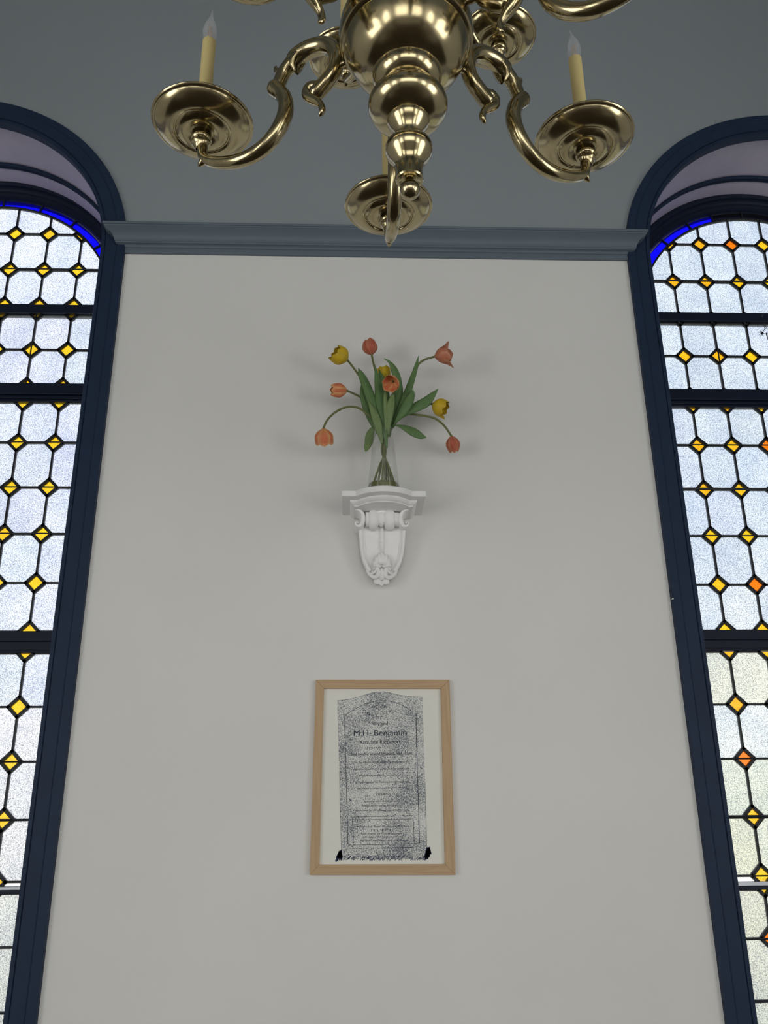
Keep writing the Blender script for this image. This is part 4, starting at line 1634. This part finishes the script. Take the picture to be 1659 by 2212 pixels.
text('and Rabbi David, the son, the remembrance', 590, 1062, 1693, 18, 4)
text('\u05f3\u05de', 642, 688, 432, 30, -6, .01)
text('\u05f3\u05e4', 868, 918, 416, 30, 2, .01)
text('\u05df\u05d4\u05db  \u05e5\u05db', 640, 800, 778, 26, 2)

# ------------------------------------------------------------------ small things
n0 = at(1452, 1294, -.03)
mb = MB()
mb.tube([(0, .035, 0), (0, -.006, 0)], .0012, 8)
mb.tube([(0, -.006, 0), (0, -.008, 0)], .003, 10)
o = mb.build('nail', MAT['steel'])
o.location = n0
tag(o, 'small white nail in the casing edge of the right window', 'nail')

y_ = .425
OR = empty('wire_ornament', tuple(at(1650, 690, y_)))
tag(OR, 'black wire ornament hung from the upper transom of the right window', 'ornament')
OL = Vector(OR.location)


def opart(mb, name):
    ob = mb.build(name, MAT['iron'], OR, smooth=True)
    ob.matrix_parent_inverse = Matrix.Translation(-OL)


def oz(p):
    return tuple(at(1560 + p[0] / 16.757, 640 + p[1] / 16.757, y_))


def circ(c, r):
    return [oz((c[0] + r * math.cos(2 * PI * k / 16), c[1] + r * math.sin(2 * PI * k / 16))) for k in range(17)]


mb = MB()
mb.tube(circ((1555, 1085), 32), .0011, 6)
mb.tube(circ((1565, 1150), 38), .0012, 6)
opart(mb, 'chain')
mb = MB()
mb.tube(spline([oz(p) for p in ((1565, 1185), (1510, 1230), (1475, 1310), (1500, 1345), (1560, 1365), (1620, 1365), (1720, 1350))], 5), .0015, 8)
mb.tube(spline([oz(p) for p in ((1600, 1160), (1680, 1165), (1760, 1200))], 4), .0012, 8)
mb.tube([oz(p) for p in ((1610, 1330), (1615, 1400), (1640, 1480), (1670, 1600))], [.004, .0035, .002, .0015], 8)
opart(mb, 'wire_stem')
mb = MB()
for e in ((1290, 1300), (1365, 1250), (1325, 1395), (1385, 1440), (1445, 1430)):
    mb.tube([oz((1470, 1315)), oz(((1470 + e[0]) / 2, (1315 + e[1]) / 2)), oz(e)], [.0022, .0020, .0010], 6)
opart(mb, 'wire_spray')
mb = MB()
mb.tube([oz(p) for p in ((1440, 740), (1460, 690), (1485, 645))], [.0045, .0035, .0018], 8)
opart(mb, 'hook')
mb = MB()
mb.tube([oz(p) for p in ((1520, 960), (1545, 1010), (1555, 1050))], [.003, .003, .002], 8)
opart(mb, 'hook')

# ------------------------------------------------------------------ sky
wd = bpy.data.worlds.new('sky')
scn.world = wd
wd.use_nodes = True
nt = wd.node_tree
for n_ in list(nt.nodes):
    nt.nodes.remove(n_)
out = nt.nodes.new('ShaderNodeOutputWorld')
bg = nt.nodes.new('ShaderNodeBackground')
tc = nt.nodes.new('ShaderNodeTexCoord')
sp = nt.nodes.new('ShaderNodeSeparateXYZ')
nt.links.new(tc.outputs['Generated'], sp.inputs[0])
cr = ramp(nt, [(0.40, (.70, .70, .60)), (0.50, (.94, .93, .84)), (0.58, (.97, .99, 1.02)), (0.80, (.95, .99, 1.06)), (1.0, (.82, .92, 1.08))])
mr = nt.nodes.new('ShaderNodeMapRange')
mr.inputs['From Min'].default_value = -1
nt.links.new(sp.outputs['Z'], mr.inputs['Value'])
nt.links.new(mr.outputs['Result'], cr.inputs['Fac'])
nz = nt.nodes.new('ShaderNodeTexNoise')
nz.inputs['Scale'].default_value = 3.5
nz.inputs['Detail'].default_value = 4
nt.links.new(tc.outputs['Generated'], nz.inputs['Vector'])
cl = ramp(nt, [(0.35, (.90, .93, .97)), (0.65, (1.08, 1.07, 1.05))])
nt.links.new(nz.outputs['Fac'], cl.inputs['Fac'])
mu = nt.nodes.new('ShaderNodeMix')
mu.data_type = 'RGBA'
mu.blend_type = 'MULTIPLY'
mu.inputs['Factor'].default_value = 1
nt.links.new(cr.outputs['Color'], mu.inputs['A'])
nt.links.new(cl.outputs['Color'], mu.inputs['B'])
nt.links.new(mu.outputs['Result'], bg.inputs['Color'])
bg.inputs['Strength'].default_value = 1.42
nt.links.new(bg.outputs[0], out.inputs['Surface'])

scn.view_settings.view_transform = 'Standard'
scn.view_settings.look = 'None'
scn.view_settings.gamma = 1.0
scn.view_settings.use_curve_mapping = False
scn.view_settings.exposure = 0.0
scn.cycles.transparent_max_bounces = 24
scn.cycles.max_bounces = 10
scn.cycles.diffuse_bounces = 6
